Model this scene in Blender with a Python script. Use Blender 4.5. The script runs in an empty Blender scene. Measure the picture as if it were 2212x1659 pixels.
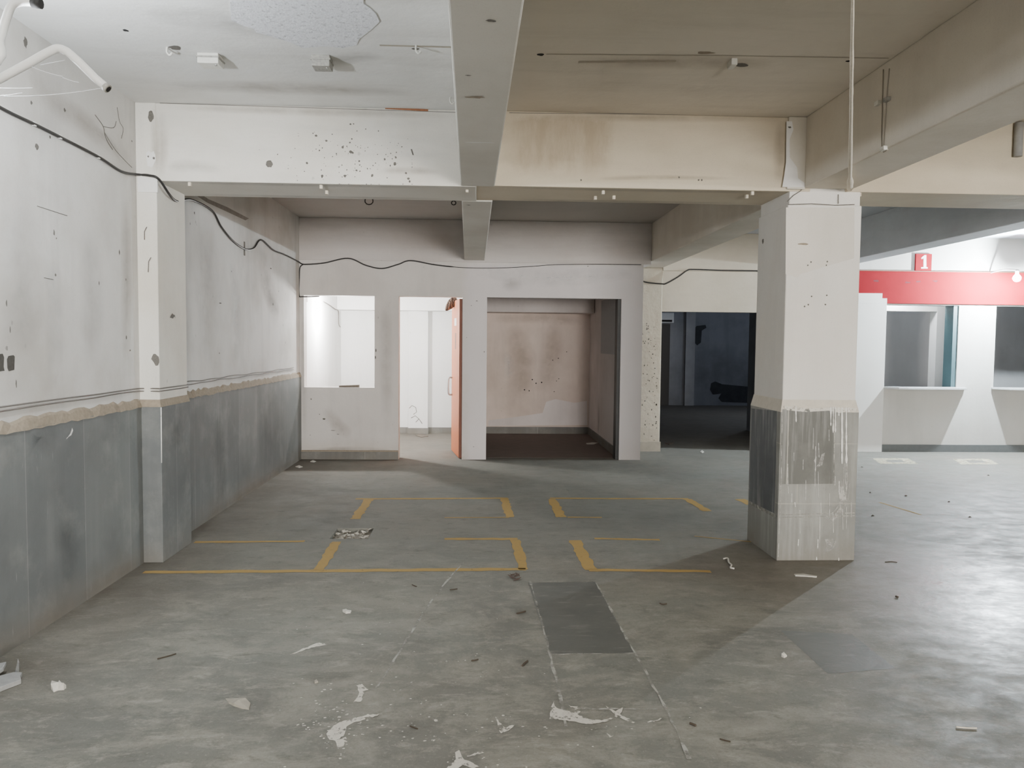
import bpy, bmesh, math, random
from mathutils import Vector, Matrix
random.seed(7)
sc = bpy.context.scene
col = sc.collection

# ------------------------------------------------------------------ camera
F, YAW, PITCH, ROLL, H = 1660.0, .0446, .0531, .0095, 1.53
fw = Vector((math.sin(YAW)*math.cos(PITCH), math.cos(YAW)*math.cos(PITCH), -math.sin(PITCH)))
r0 = Vector((math.cos(YAW), -math.sin(YAW), 0))
u0 = r0.cross(fw)
rt = math.cos(ROLL)*r0 + math.sin(ROLL)*u0
up = -math.sin(ROLL)*r0 + math.cos(ROLL)*u0
CAM = Vector((0, 0, H))
cd = bpy.data.cameras.new('camera'); cam = bpy.data.objects.new('camera', cd); col.objects.link(cam)
cd.sensor_fit = 'HORIZONTAL'; cd.sensor_width = 36.0; cd.lens = 36.0*F/2212.0
cd.clip_start = .05; cd.clip_end = 100
m = Matrix((rt, up, -fw)).transposed().to_4x4(); m.translation = CAM
cam.matrix_world = m
sc.camera = cam

# measured positions: where the line of sight through a measured point of the photo meets a known plane of the building
def ray(px, py): return fw*F + rt*(px-1106) - up*(py-829.5)
def onz(px, py, z=0.0):
    d = ray(px, py); return CAM + d*((z-H)/d.z)
def ony(px, py, y):
    d = ray(px, py); return CAM + d*(y/d.y)
def onx(px, py, x):
    d = ray(px, py); return CAM + d*(x/d.x)

# ------------------------------------------------------------------ building dimensions
XL, XLW = -2.281, -2.300          # face of stone dado / plaster on the left wall
XP = -2.152                       # pilaster face
Y1, Y1b = 5.31, 5.87              # first cross beam
ZB, ZC = 2.605, 3.112             # beam bottoms, ceiling
ZD = 1.105                        # dado top
XG, XG1 = 2.259, 2.607            # girder over the column
K0, K1, KY0, KY1 = 2.135, 2.700, 5.31, 5.913
Y2, Y2b = 10.034, 10.20           # partition wall
YR = 12.95                        # back of the small rooms
Y3 = 10.81                        # ticket wall
ZO = 2.122

# ------------------------------------------------------------------ materials
def newmat(name):
    mt = bpy.data.materials.new(name); mt.use_nodes = True
    nt = mt.node_tree; b = nt.nodes['Principled BSDF']
    return mt, nt, b
class NB:
    """small helper around a node tree"""
    def __init__(s, nt):
        s.nt = nt; g = nt.nodes.new('ShaderNodeNewGeometry'); s.pos = g.outputs['Position']; s.nor = g.outputs['Normal']
    def n(s, t, **kw):
        o = s.nt.nodes.new(t)
        for k, v in kw.items(): setattr(o, k, v)
        return o
    def lk(s, a, b): s.nt.links.new(a, b)
    def mapping(s, scale=(1,1,1), loc=(0,0,0), src=None):
        mp = s.n('ShaderNodeMapping'); mp.inputs['Scale'].default_value = scale; mp.inputs['Location'].default_value = loc
        s.lk(src or s.pos, mp.inputs['Vector']); return mp.outputs[0]
    def noise(s, scale, detail=4, rough=.55, vscale=(1,1,1), loc=(0,0,0), src=None, dist=0.0):
        t = s.n('ShaderNodeTexNoise'); t.inputs['Scale'].default_value = scale; t.inputs['Detail'].default_value = detail
        t.inputs['Roughness'].default_value = rough; t.inputs['Distortion'].default_value = dist
        s.lk(s.mapping(vscale, loc, src), t.inputs['Vector']); return t.outputs['Fac']
    def vor(s, scale, vscale=(1,1,1), loc=(0,0,0), out='Distance', rnd=1.0):
        t = s.n('ShaderNodeTexVoronoi'); t.inputs['Scale'].default_value = scale; t.inputs['Randomness'].default_value = rnd
        s.lk(s.mapping(vscale, loc), t.inputs['Vector']); return t.outputs[out]
    def ramp(s, fac, a, b, lo=0.0, hi=1.0):
        r = s.n('ShaderNodeMapRange'); r.clamp = True
        r.inputs['From Min'].default_value = a; r.inputs['From Max'].default_value = b
        r.inputs['To Min'].default_value = lo; r.inputs['To Max'].default_value = hi
        s.lk(fac, r.inputs['Value']); return r.outputs[0]
    def mul(s, a, b, op='MULTIPLY'):
        x = s.n('ShaderNodeMath', operation=op)
        for i, v in enumerate((a, b)):
            if isinstance(v, (int, float)): x.inputs[i].default_value = v
            else: s.lk(v, x.inputs[i])
        return x.outputs[0]
    def mix(s, fac, a, b, mode='MIX'):
        x = s.n('ShaderNodeMix', data_type='RGBA', blend_type=mode)
        if isinstance(fac, (int, float)): x.inputs['Factor'].default_value = fac
        else: s.lk(fac, x.inputs['Factor'])
        for i, v in ((6, a), (7, b)):
            if isinstance(v, tuple): x.inputs[i].default_value = (*v, 1)
            else: s.lk(v, x.inputs[i])
        return x.outputs[2]
    def sep(s, src=None):
        x = s.n('ShaderNodeSeparateXYZ'); s.lk(src or s.pos, x.inputs[0]); return x.outputs
    def comb(s, x, y, z):
        c = s.n('ShaderNodeCombineXYZ')
        for i, v in enumerate((x, y, z)):
            if isinstance(v, (int, float)): c.inputs[i].default_value = v
            else: s.lk(v, c.inputs[i])
        return c.outputs[0]
    def bump(s, h, strength, dist, b):
        bp = s.n('ShaderNodeBump'); bp.inputs['Strength'].default_value = strength; bp.inputs['Distance'].default_value = dist
        s.lk(h, bp.inputs['Height']); s.lk(bp.outputs[0], b.inputs['Normal'])

def plain(name, c, rough=.6, metal=0.0, var=.12, scale=30):
    mt, nt, b = newmat(name); N = NB(nt)
    f = N.noise(scale, 5)
    d = tuple(x*(1-var) for x in c); l = tuple(min(1, x*(1+var)) for x in c)
    N.lk(N.mix(f, d, l), b.inputs['Base Color'])
    b.inputs['Roughness'].default_value = rough; b.inputs['Metallic'].default_value = metal
    N.bump(f, .15, .004, b)
    return mt

def plaster(name, base, stain=(.42,.36,.29), amount=.45, streak=.3, spots=.5, seed=0.0, dirtlow=None, bump=.10):
    """old distempered plaster: cloudy stains, vertical streaks, flecks and small chips"""
    mt, nt, b = newmat(name); N = NB(nt)
    L = (seed*3.1, seed*1.7, seed*2.3)
    cloud = N.noise(.9, 7, .6, loc=L)
    c = N.mix(N.mul(N.ramp(cloud, .42, .66), amount), base, stain)
    brush = N.noise(2.2, 6, .65, vscale=(.35, .35, 2.2) if streak < 0 else (1, 1, .12), loc=L, dist=.4)
    c = N.mix(N.mul(N.ramp(brush, .48, .70), abs(streak)), c, tuple(x*.62 for x in base))
    pale = N.noise(1.6, 5, .6, loc=(L[0]+9, L[1], L[2]))
    c = N.mix(N.mul(N.ramp(pale, .55, .7), .25), c, tuple(min(.93, x*1.1) for x in base))
    # small dark flecks gathered into loose clusters
    v = N.vor(7.0, vscale=(1, 1, .8), loc=L)
    wob = N.noise(60, 2)
    v2 = N.mul(v, N.mul(wob, .09), 'SUBTRACT')
    clus = N.ramp(N.noise(1.1, 3, loc=(L[0], L[1]+5, L[2])), .52, .66)
    fl = N.mul(N.mul(N.ramp(v2, .012, .035, 1, 0), clus), spots)
    c = N.mix(fl, c, (.10, .09, .08))
    fine = N.noise(140, 3, .7)
    c = N.mix(N.mul(N.ramp(fine, .54, .72), .22), c, tuple(x*.55 for x in base))
    if dirtlow:
        z = N.sep()[2]
        c = N.mix(N.mul(N.ramp(z, dirtlow[0], dirtlow[1], 1, 0), N.ramp(cloud, .3, .7, .2, .8)), c, dirtlow[2])
    N.lk(c, b.inputs['Base Color']); b.inputs['Roughness'].default_value = .82
    b.inputs['Specular IOR Level'].default_value = .25
    hgt = N.mul(N.noise(9, 6, .6, loc=L), N.mul(fl, .8), 'SUBTRACT')
    N.bump(hgt, bump, .03, b)
    return mt

def stone(name, base, dark, slab=(.62, 1.25), mort=(.40,.38,.33), streak=.5, seed=0.0, joint=.004, off=.5, pale=.4, sscale=6):
    """grey cut-stone cladding on any upright face (u = x + y, v = z)"""
    mt, nt, b = newmat(name); N = NB(nt)
    s = N.sep(); u = N.mul(s[0], s[1], 'ADD')
    uv = N.comb(u, s[2], 0.0)
    br = N.n('ShaderNodeTexBrick'); br.offset = off
    N.lk(N.mapping((1, 1, 1), (seed, 0.02, 0), uv), br.inputs['Vector'])
    br.inputs['Color1'].default_value = (*base, 1); br.inputs['Color2'].default_value = (*dark, 1); br.inputs['Mortar'].default_value = (*mort, 1)
    br.inputs['Scale'].default_value = 1.0; br.inputs['Mortar Size'].default_value = joint
    br.inputs['Brick Width'].default_value = slab[0]; br.inputs['Row Height'].default_value = slab[1]
    c = br.outputs['Color']
    st = N.noise(sscale, 6, .65, vscale=(1, .06, 1), src=uv)
    c = N.mix(N.mul(N.ramp(st, .48, .78), streak), c, (.42, .42, .40))
    cl = N.noise(1.7, 6, .6, loc=(seed, 0, 0))
    c = N.mix(N.mul(N.ramp(cl, .45, .75), .55), c, tuple(x*.55 for x in dark))
    cl2 = N.noise(2.6, 7, .65, loc=(seed+4, 0, 0))
    c = N.mix(N.mul(N.ramp(cl2, .52, .75), pale), c, (.40, .40, .37))
    scr = N.noise(40, 3, .7, vscale=(1, .10, 1), src=uv)
    c = N.mix(N.mul(N.ramp(scr, .66, .76), .4), c, (.55, .55, .53))
    c = N.mix(N.mul(N.ramp(s[2], 0, .22, 1, 0), N.ramp(cl, .35, .6, .1, .55)), c, (.21, .18, .14))
    N.lk(c, b.inputs['Base Color']); b.inputs['Roughness'].default_value = .55
    b.inputs['Specular IOR Level'].default_value = .35
    N.bump(N.noise(50, 4), .12, .006, b)
    return mt

def floor_mat():
    mt, nt, b = newmat('worn_stone_floor'); N = NB(nt)
    s = N.sep()
    br = N.n('ShaderNodeTexBrick'); br.offset = 0.35
    N.lk(N.mapping((1, 1, 1), (.30, .13, 0)), br.inputs['Vector'])
    br.inputs['Color1'].default_value = (.188, .190, .170, 1); br.inputs['Color2'].default_value = (.214, .213, .188, 1)
    br.inputs['Mortar'].default_value = (.205, .20, .178, 1)
    br.inputs['Scale'].default_value = 1.0; br.inputs['Mortar Size'].default_value = .002
    br.inputs['Brick Width'].default_value = .62; br.inputs['Row Height'].default_value = 1.05
    c = br.outputs['Color']
    big = N.noise(.55, 6, .6)
    neary = N.ramp(s[1], 2.4, 6.2, 1.0, .10)
    c = N.mix(N.mul(N.ramp(big, .42, .66), .55), c, (.20, .178, .145))
    drk = N.noise(1.1, 8, .68, loc=(5, 2, 0), dist=.3)
    c = N.mix(N.mul(N.ramp(drk, .47, .70), .65), c, (.13, .128, .114))
    # pale cement dust ground into the stone, in scuffed streaks, strongest in the foreground
    mid = N.noise(2.6, 10, .74, vscale=(.8, 1.15, 1), dist=.5)
    c = N.mix(N.mul(N.mul(N.ramp(mid, .46, .60), neary), .75), c, (.335, .32, .275))
    scr = N.noise(9, 9, .78, vscale=(.6, 1.2, 1), loc=(2, 0, 0), dist=.3)
    c = N.mix(N.mul(N.mul(N.ramp(scr, .53, .66), neary), .7), c, (.41, .39, .335))
    scd = N.noise(10, 9, .78, vscale=(.6, 1.2, 1), loc=(9, 4, 0), dist=.3)
    c = N.mix(N.mul(N.ramp(scd, .54, .68), .6), c, (.10, .097, .083))
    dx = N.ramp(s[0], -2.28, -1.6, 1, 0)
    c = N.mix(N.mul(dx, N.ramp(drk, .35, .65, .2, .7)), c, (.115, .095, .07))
    # brown tone of the column's shadow, painted into the floor colour
    kx = N.mul(N.mul(s[0], 2.2, 'SUBTRACT'), .75); ky = N.mul(N.mul(s[1], 5.0, 'SUBTRACT'), 1.1)
    d2 = N.mul(N.mul(kx, kx), N.mul(ky, ky), 'ADD')
    c = N.mix(N.mul(N.ramp(d2, .1, .9, .6, 0), N.ramp(drk, .3, .65, .2, .8)), c, (.135, .105, .078))
    fine = N.noise(80, 5, .75)
    c = N.mix(N.mul(N.ramp(fine, .52, .75), .45), c, (.088, .086, .074))
    pf = N.noise(55, 4, .75, loc=(1, 2, 3))
    c = N.mix(N.mul(N.mul(N.ramp(pf, .58, .72), neary), .4), c, (.52, .50, .45))
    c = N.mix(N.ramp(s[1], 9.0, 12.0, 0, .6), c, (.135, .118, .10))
    N.lk(c, b.inputs['Base Color'])
    rg = N.ramp(N.noise(5, 9, .75, vscale=(.9, 1.2, 1), loc=(7, 1, 0)), .36, .64, .44, .66)
    wx = N.mul(s[0], 3.15, 'SUBTRACT'); wy = N.mul(N.mul(s[1], 4.3, 'SUBTRACT'), .6)
    wd = N.mul(N.mul(wx, wx), N.mul(wy, wy), 'ADD')
    wet = N.mul(N.ramp(wd, .05, 1.1, -.16, .03), N.ramp(N.mul(s[1], N.mul(s[0], 1.4), 'SUBTRACT'), 1.5, 5.5, 0, .28), 'ADD')
    N.lk(N.mul(rg, wet, 'ADD'), b.inputs['Roughness'])
    N.lk(N.ramp(s[0], 1.5, 2.7, .22, .36), b.inputs['Specular IOR Level'])
    N.bump(N.noise(14, 7, .65), .12, .02, b)
    return mt

def overlay(name, c, under, wear=.5, scale=18, rough=.6, fleck=0.0, vscale=(1, 1, 1), soft=.12):
    """thin paint, worn through in places so that the stone below shows"""
    mt, nt, b = newmat(name); N = NB(nt)
    f = N.noise(scale, 7, .72, vscale=vscale)
    g = N.noise(scale*2.2, 5, .65, loc=(3, 1, 2))
    x = N.mix(N.mul(N.ramp(g, .45, .75), .5), c, under)
    N.lk(x, b.inputs['Base Color']); b.inputs['Roughness'].default_value = max(rough, .85); b.inputs['Specular IOR Level'].default_value = .12
    N.lk(N.ramp(f, wear, wear+soft, 1, 0), b.inputs['Alpha'])
    return mt

def lampmat(name, c, e):
    mt, nt, b = newmat(name)
    b.inputs['Base Color'].default_value = (.9, .9, .9, 1)
    b.inputs['Emission Color'].default_value = (*c, 1); b.inputs['Emission Strength'].default_value = e
    return mt

WHITE = (.74, .725, .69)
M = {}
M['wall_left'] = plaster('grubby_white_plaster', (.70, .685, .66), (.42, .39, .345), .65, .5, .75, 1.0)
M['pilaster'] = plaster('cream_plaster', (.76, .735, .675), (.5, .42, .3), .35, .25, .4, 2.0)
M['beam_left'] = plaster('beam_plaster', (.77, .75, .70), (.52, .46, .36), .35, -.25, .25, 3.0)
def beamright():
    mt = plaster('stained_shaded_plaster', (.63, .56, .44), (.47, .385, .285), .45, -.25, .12, 4.0)  # stained, and base darkened to hold the middle beam's shade
    nt = mt.node_tree; b = nt.nodes['Principled BSDF']; N = NB(nt)
    s = N.sep(); w1 = N.noise(4, 6, .7, dist=.5); w2 = N.noise(14, 6, .7, vscale=(1, 1, .25))
    x = N.mul(s[0], N.mul(w1, .22), 'ADD'); z = N.mul(s[2], N.mul(w1, .16), 'ADD')
    k = N.mul(N.mul(N.ramp(x, .26, .42), N.ramp(x, .96, 1.04, 1, 0)), N.mul(N.ramp(z, 2.74, 2.86), N.ramp(z, 3.12, 3.16, 1, 0)))
    old = b.inputs['Base Color'].links[0].from_socket
    N.lk(N.mix(N.mul(k, N.ramp(w2, .3, .6, .35, .85)), old, (.42, .345, .25)), b.inputs['Base Color']); return mt
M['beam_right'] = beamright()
M['soffit'] = plaster('grey_concrete_plaster', (.66, .64, .585), (.46, .42, .36), .4, -.2, .15, 5.0, bump=.05)
M['girder'] = plaster('dim_cream_plaster', (.68, .635, .555), (.44, .38, .30), .4, .2, .15, 6.0)
M['ceil'] = None
def backwall():
    mt = plaster('lilac_white_plaster', (.71, .675, .645), (.52, .47, .43), .4, .3, .3, 7.0, dirtlow=(0, .3, (.50, .45, .37)))
    nt = mt.node_tree; b = nt.nodes['Principled BSDF']; N = NB(nt); s = N.sep(); w = N.noise(5, 5, .65)
    x = N.mul(s[0], N.mul(w, .2), 'ADD'); z = N.mul(s[2], N.mul(w, .12), 'ADD')
    old = b.inputs['Base Color'].links[0].from_socket
    N.lk(N.mix(N.mul(N.mul(N.ramp(x, -.12, .0), N.ramp(z, 2.58, 2.64, 1, 0)), .75), old, (.73, .69, .705)), b.inputs['Base Color']); return mt
M['back'] = backwall()
M['room'] = plaster('clean_white_plaster', (.83, .83, .82), (.66, .66, .64), .3, .2, .35, 8.0)
M['alcove'] = plaster('brown_damp_plaster', (.80, .68, .61), (.56, .45, .39), .6, .35, .3, 9.0)
M['alcside'] = plaster('dim_lilac_plaster', (.72, .66, .64), (.5, .44, .41), .5, .3, .3, 10.0)
M['pock'] = plaster('pocked_beige_plaster', (.60, .55, .455), (.4, .34, .26), .4, .25, 1.0, 11.0, bump=.5)
M['header'] = plaster('beige_plaster', (.62, .57, .48), (.45, .39, .30), .35, -.2, .2, 12.0)
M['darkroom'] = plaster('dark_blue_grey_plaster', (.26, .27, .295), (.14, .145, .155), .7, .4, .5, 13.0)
M['ticket'] = plaster('pale_grey_plaster', (.49, .48, .455), (.39, .36, .32), .4, .25, .2, 14.0)
M['column'] = plaster('warm_white_column_plaster', (.77, .75, .71), (.66, .60, .51), .35, .22, .3, 15.0)
M['hall'] = plaster('hall_white_plaster', (.70, .67, .62), seed=16.0)
M['stone'] = stone('blue_grey_stone_dado', (.176, .186, .184), (.132, .142, .143), (.58, 2.6), (.25, .255, .245), .22, .35, .003, .5, .32, 3.0)
M['stonecol'] = stone('grey_stone_column_cladding', (.30, .298, .272), (.22, .222, .205), (.92, .43), (.36, .34, .30), .85, .70, .004, .3, .5, 16)
M['skirt'] = stone('grey_stone_skirting', (.20, .20, .19), (.13, .13, .125), (.9, .6), (.3, .3, .28), .4)
M['mortar'] = plain('crumbly_beige_mortar', (.30, .25, .19), .95, var=.35, scale=45)
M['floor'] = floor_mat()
M['cable'] = plain('black_cable_rubber', (.025, .023, .022), .5)
M['wire'] = plain('dusty_grey_wire', (.16, .145, .13), .7)
M['pvc'] = plain('white_plastic_conduit', (.80, .80, .78), .4, var=.05)
M['pvcdim'] = plain('dusty_beige_wire', (.38, .34, .28), .8)
M['dark'] = plain('dark_void', (.018, .017, .016), .9)
M['box'] = plain('white_junction_plastic', (.70, .69, .64), .5, var=.12, scale=60)
M['boxgrey'] = plain('dirty_plaster_box', (.36, .35, .32), .8, var=.6, scale=70)
M['chip'] = plain('bare_grey_mortar', (.145, .135, .12), .95, var=.5, scale=90)
M['chiplight'] = plain('filler_white', (.80, .79, .77), .9, var=.06)
M['yellow'] = overlay('worn_yellow_paint', (.42, .285, .105), (.33, .24, .115), .60, 14, soft=.2)
M['splash'] = overlay('dried_white_paint', (.70, .67, .60), (.50, .47, .42), .53, 24, .75, soft=.07)
M['drip'] = overlay('white_paint_runs', (.80, .79, .76), (.60, .59, .56), .62, 30)
M['joint'] = overlay('pale_joint_filler', (.42, .41, .375), (.36, .35, .32), .42, 7, soft=.2)
M['smudge'] = overlay('rubbed_smear_and_highlight', (.50, .49, .46), (.40, .39, .36), .40, 16, soft=.25)
M['slab'] = stone('dark_floor_slab', (.1, .1, .1), (.1, .1, .1))
M['orange'] = plain('orange_laminate', (.56, .165, .06), .45, var=.12, scale=14)
M['brownedge'] = plain('dark_brown_door_edge', (.16, .05, .025), .6)
M['nest'] = None
M['red'] = plain('faded_red_paint', (.205, .012, .017), .5, var=.14, scale=5)
for _n in M['red'].node_tree.nodes:
    if _n.type == 'BSDF_PRINCIPLED': _n.inputs['Specular IOR Level'].default_value = .08; _n.inputs['Roughness'].default_value = .85
M['white'] = plain('white_sign_paint', (.85, .84, .82), .5, var=.03)
M['granite'] = plain('polished_pale_counter', (.50, .51, .52), .25)
M['teal'] = plain('dark_teal_paint', (.045, .085, .095), .5)
M['paper'] = plain('crumpled_off_white_paper', (.62, .60, .54), .8, var=.15)
M['twig'] = plain('brown_twig', (.06, .045, .03), .9)
M['leaf'] = plain('dry_brown_leaf', (.085, .055, .04), .9, var=.4)
M['board'] = plain('broken_grey_board', (.33, .33, .32), .85, var=.25)
M['chipstone'] = plain('broken_plaster_flake', (.37, .345, .29), .9, var=.3)
M['rubblebits'] = plain('pale_rubble_bits', (.55, .52, .46), .95, var=.5, scale=40)
M['rubble'] = plain('broken_concrete_rubble', (.36, .33, .28), .95, var=.6, scale=60)
M['wood'] = plain('weathered_wood', (.15, .125, .10), .8, var=.4)
M['rope'] = plain('dusty_white_rope', (.66, .60, .50), .95, var=.25, scale=80)
M['web'] = plain('pale_cobweb_thread', (.85, .86, .9), .5)
M['rust'] = plain('rusty_strip', (.33, .14, .07), .9, var=.35)
M['frame_dark'] = plain('dark_jamb_paint', (.035, .036, .036), .5)
M['metal'] = plain('dull_grey_metal', (.42, .42, .42), .4, .7)
M['palmyellow'] = overlay('faded_yellow_surround', (.50, .46, .34), (.30, .29, .25), .5)
def darkslab():
    mt, nt, b = newmat('darker_grey_slab'); N = NB(nt)
    c = N.mix(N.ramp(N.noise(2.5, 7, .65), .35, .7), (.098, .102, .094), (.140, .143, .130))
    c = N.mix(N.mul(N.ramp(N.noise(11, 6, .7, vscale=(.4, 1.6, 1)), .56, .74), .45), c, (.36, .35, .31))
    N.lk(c, b.inputs['Base Color']); b.inputs['Roughness'].default_value = .5
    N.bump(N.noise(14, 7, .65), .1, .02, b); return mt
M['slab'] = darkslab()
def nestmat():
    mt, nt, b = newmat('mottled_brown_bundle'); N = NB(nt)
    w = N.n('ShaderNodeTexWave'); w.inputs['Scale'].default_value = 9; w.inputs['Distortion'].default_value = 9; w.inputs['Detail'].default_value = 3
    N.lk(N.mapping((1, 1, 2)), w.inputs['Vector'])
    N.lk(N.mix(w.outputs['Fac'], (.035, .02, .015), (.20, .13, .095)), b.inputs['Base Color'])
    b.inputs['Roughness'].default_value = .9; N.bump(w.outputs['Fac'], .5, .02, b); return mt
M['nest'] = nestmat()
def ceilmat():
    mt, nt, b = newmat('ceiling_plaster'); N = NB(nt)
    s = N.sep()
    white, cream = (.80, .805, .795), (.75, .70, .62)
    side = N.ramp(s[0], -.1, .3)
    c = N.mix(side, white, cream)
    cl = N.noise(.8, 7, .62); c = N.mix(N.mul(N.ramp(cl, .45, .75), .35), c, (.47, .42, .35))
    br = N.noise(1.8, 6, .65, vscale=(.35, 2.0, 1), dist=.4); c = N.mix(N.mul(N.ramp(br, .5, .8), .3), c, (.38, .35, .31))
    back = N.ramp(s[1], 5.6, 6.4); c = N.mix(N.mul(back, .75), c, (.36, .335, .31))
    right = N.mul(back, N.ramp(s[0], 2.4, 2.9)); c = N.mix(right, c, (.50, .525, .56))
    fine = N.noise(120, 3, .7); c = N.mix(N.mul(N.ramp(fine, .6, .8), .15), c, (.3, .28, .25))
    N.lk(c, b.inputs['Base Color']); b.inputs['Roughness'].default_value = .85; b.inputs['Specular IOR Level'].default_value = .2
    N.bump(N.noise(6, 6, .6), .2, .03, b)
    return mt
M['ceil'] = ceilmat()
def peelmat():
    mt, nt, b = newmat('rough_blistered_plaster'); N = NB(nt)
    h = N.noise(26, 9, .8); v = N.noise(38, 6, .75, loc=(3, 1, 0))
    c = N.mix(N.ramp(v, .54, .68), (.84, .85, .89), (.36, .36, .38))
    N.lk(c, b.inputs['Base Color']); b.inputs['Roughness'].default_value = .9
    N.bump(h, .55, .03, b); return mt
M['peel'] = peelmat()

# ------------------------------------------------------------------ mesh helpers
def props(o, label=None, cat=None, group=None, kind=None):
    if label: o['label'] = label
    if cat: o['category'] = cat
    if group: o['group'] = group
    if kind: o['kind'] = kind
    return o
def empty(name, loc, label, cat, group=None):
    o = bpy.data.objects.new(name, None); o.empty_display_size = .05; col.objects.link(o); o.location = loc
    return props(o, label, cat, group)
class MB:
    def __init__(s): s.v = []; s.f = []; s.smooth = False
    def add(s, vs, fs):
        k = len(s.v); s.v += [Vector(p) for p in vs]; s.f += [[i+k for i in f] for f in fs]; return s
    def box(s, a, b):
        x0, y0, z0 = a; x1, y1, z1 = b
        return s.add([(x0,y0,z0),(x1,y0,z0),(x1,y1,z0),(x0,y1,z0),(x0,y0,z1),(x1,y0,z1),(x1,y1,z1),(x0,y1,z1)],
                     [(0,3,2,1),(4,5,6,7),(0,1,5,4),(1,2,6,5),(2,3,7,6),(3,0,4,7)])
    def hexa(s, bot, top):      # two quads, bottom then top, counter-clockwise seen from above
        return s.add(list(bot)+list(top), [(0,3,2,1),(4,5,6,7),(0,1,5,4),(1,2,6,5),(2,3,7,6),(3,0,4,7)])
    def prism(s, pts, n, d):    # polygon extruded by d along n
        n = Vector(n).normalized()*d; k = len(pts)
        a = [Vector(p) for p in pts]; b = [p+n for p in a]
        return s.add(a+b, [tuple(range(k))[::-1], tuple(range(k, 2*k))] + [(i, (i+1) % k, k+(i+1) % k, k+i) for i in range(k)])
    def tube(s, pts, r, seg=8, caps=True):
        pts = [Vector(p) for p in pts]; n = len(pts)
        rad = r if isinstance(r, (list, tuple)) else [r]*n
        k0 = len(s.v); prev = None
        for i, p in enumerate(pts):
            t = (pts[min(i+1, n-1)] - pts[max(i-1, 0)]).normalized()
            ref = prev if prev is not None else (Vector((0,0,1)) if abs(t.z) < .9 else Vector((1,0,0)))
            a = (ref - t*ref.dot(t)).normalized(); b = t.cross(a); prev = a
            for j in range(seg):
                an = 2*math.pi*j/seg; s.v.append(p + (a*math.cos(an)+b*math.sin(an))*rad[i])
        for i in range(n-1):
            for j in range(seg):
                q = k0+i*seg; s.f.append([q+j, q+(j+1) % seg, q+seg+(j+1) % seg, q+seg+j])
        if caps:
            s.f.append([k0+j for j in range(seg)][::-1]); s.f.append([k0+(n-1)*seg+j for j in range(seg)])
        s.smooth = True; return s
    def build(s, name, mat, parent=None, label=None, cat=None, group=None, kind=None, bevel=0, at=None):
        me = bpy.data.meshes.new(name); o = bpy.data.objects.new(name, me); col.objects.link(o)
        off = Vector((0,0,0))
        if parent is not None:
            o.parent = parent; off = Vector(parent.location)
        elif at is not None:
            off = Vector(at); o.location = off
        me.from_pydata([tuple(p-off) for p in s.v], [], s.f); me.validate()
        bm = bmesh.new(); bm.from_mesh(me); bmesh.ops.recalc_face_normals(bm, faces=bm.faces); bm.to_mesh(me); bm.free()
        me.materials.append(mat)
        if s.smooth:
            for p in me.polygons: p.use_smooth = len(p.vertices) == 4
        if bevel:
            bv = o.modifiers.new('edge', 'BEVEL'); bv.width = bevel; bv.segments = 2; bv.limit_method = 'ANGLE'
        return props(o, label, cat, group, kind)
def curve(pts, sub=6):
    """Catmull-Rom through the points"""
    P = [Vector(p) for p in pts]; out = []
    for i in range(len(P)-1):
        a, b, c, d = P[max(i-1, 0)], P[i], P[i+1], P[min(i+2, len(P)-1)]
        for k in range(sub):
            t = k/sub
            out.append(.5*((2*b)+(c-a)*t+(2*a-5*b+4*c-d)*t*t+(3*b-a-3*c+d)*t**3))
    return out+[P[-1]]
def panel(xs, zs, y0, y1, solid, axis='y'):
    """one connected wall slab with openings: cell (i,k) is filled where solid(i,k)"""
    mb = MB(); idx = {}
    def vid(i, k, t):
        key = (i, k, t)
        if key not in idx:
            idx[key] = len(mb.v); d = (y0, y1)[t]
            mb.v.append(Vector((xs[i], d, zs[k])) if axis == 'y' else Vector((d, xs[i], zs[k])))
        return idx[key]
    nx, nz = len(xs)-1, len(zs)-1
    ok = lambda i, k: 0 <= i < nx and 0 <= k < nz and solid(i, k)
    for i in range(nx):
        for k in range(nz):
            if not ok(i, k): continue
            a, b, c, d = (i,k), (i+1,k), (i+1,k+1), (i,k+1)
            mb.f.append([vid(*q, 0) for q in (a,b,c,d)]); mb.f.append([vid(*q, 1) for q in (d,c,b,a)])
            for (di, dk, p, q) in ((0,-1,a,b), (1,0,b,c), (0,1,c,d), (-1,0,d,a)):
                if not ok(i+di, k+dk): mb.f.append([vid(*p,0), vid(*p,1), vid(*q,1), vid(*q,0)])
    return mb
def blob(c, u, v, ru, rv, n=14, jag=.3, rnd=random):
    """ragged outline round c in the plane (u, v)"""
    c, u, v = Vector(c), Vector(u), Vector(v); ph = rnd.random()*6
    return [c + u*(ru*math.cos(a)*q) + v*(rv*math.sin(a)*q) for a, q in ((ph+2*math.pi*i/n, 1-jag*rnd.random()) for i in range(n))]
X, Y, Z = Vector((1,0,0)), Vector((0,1,0)), Vector((0,0,1))

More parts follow.
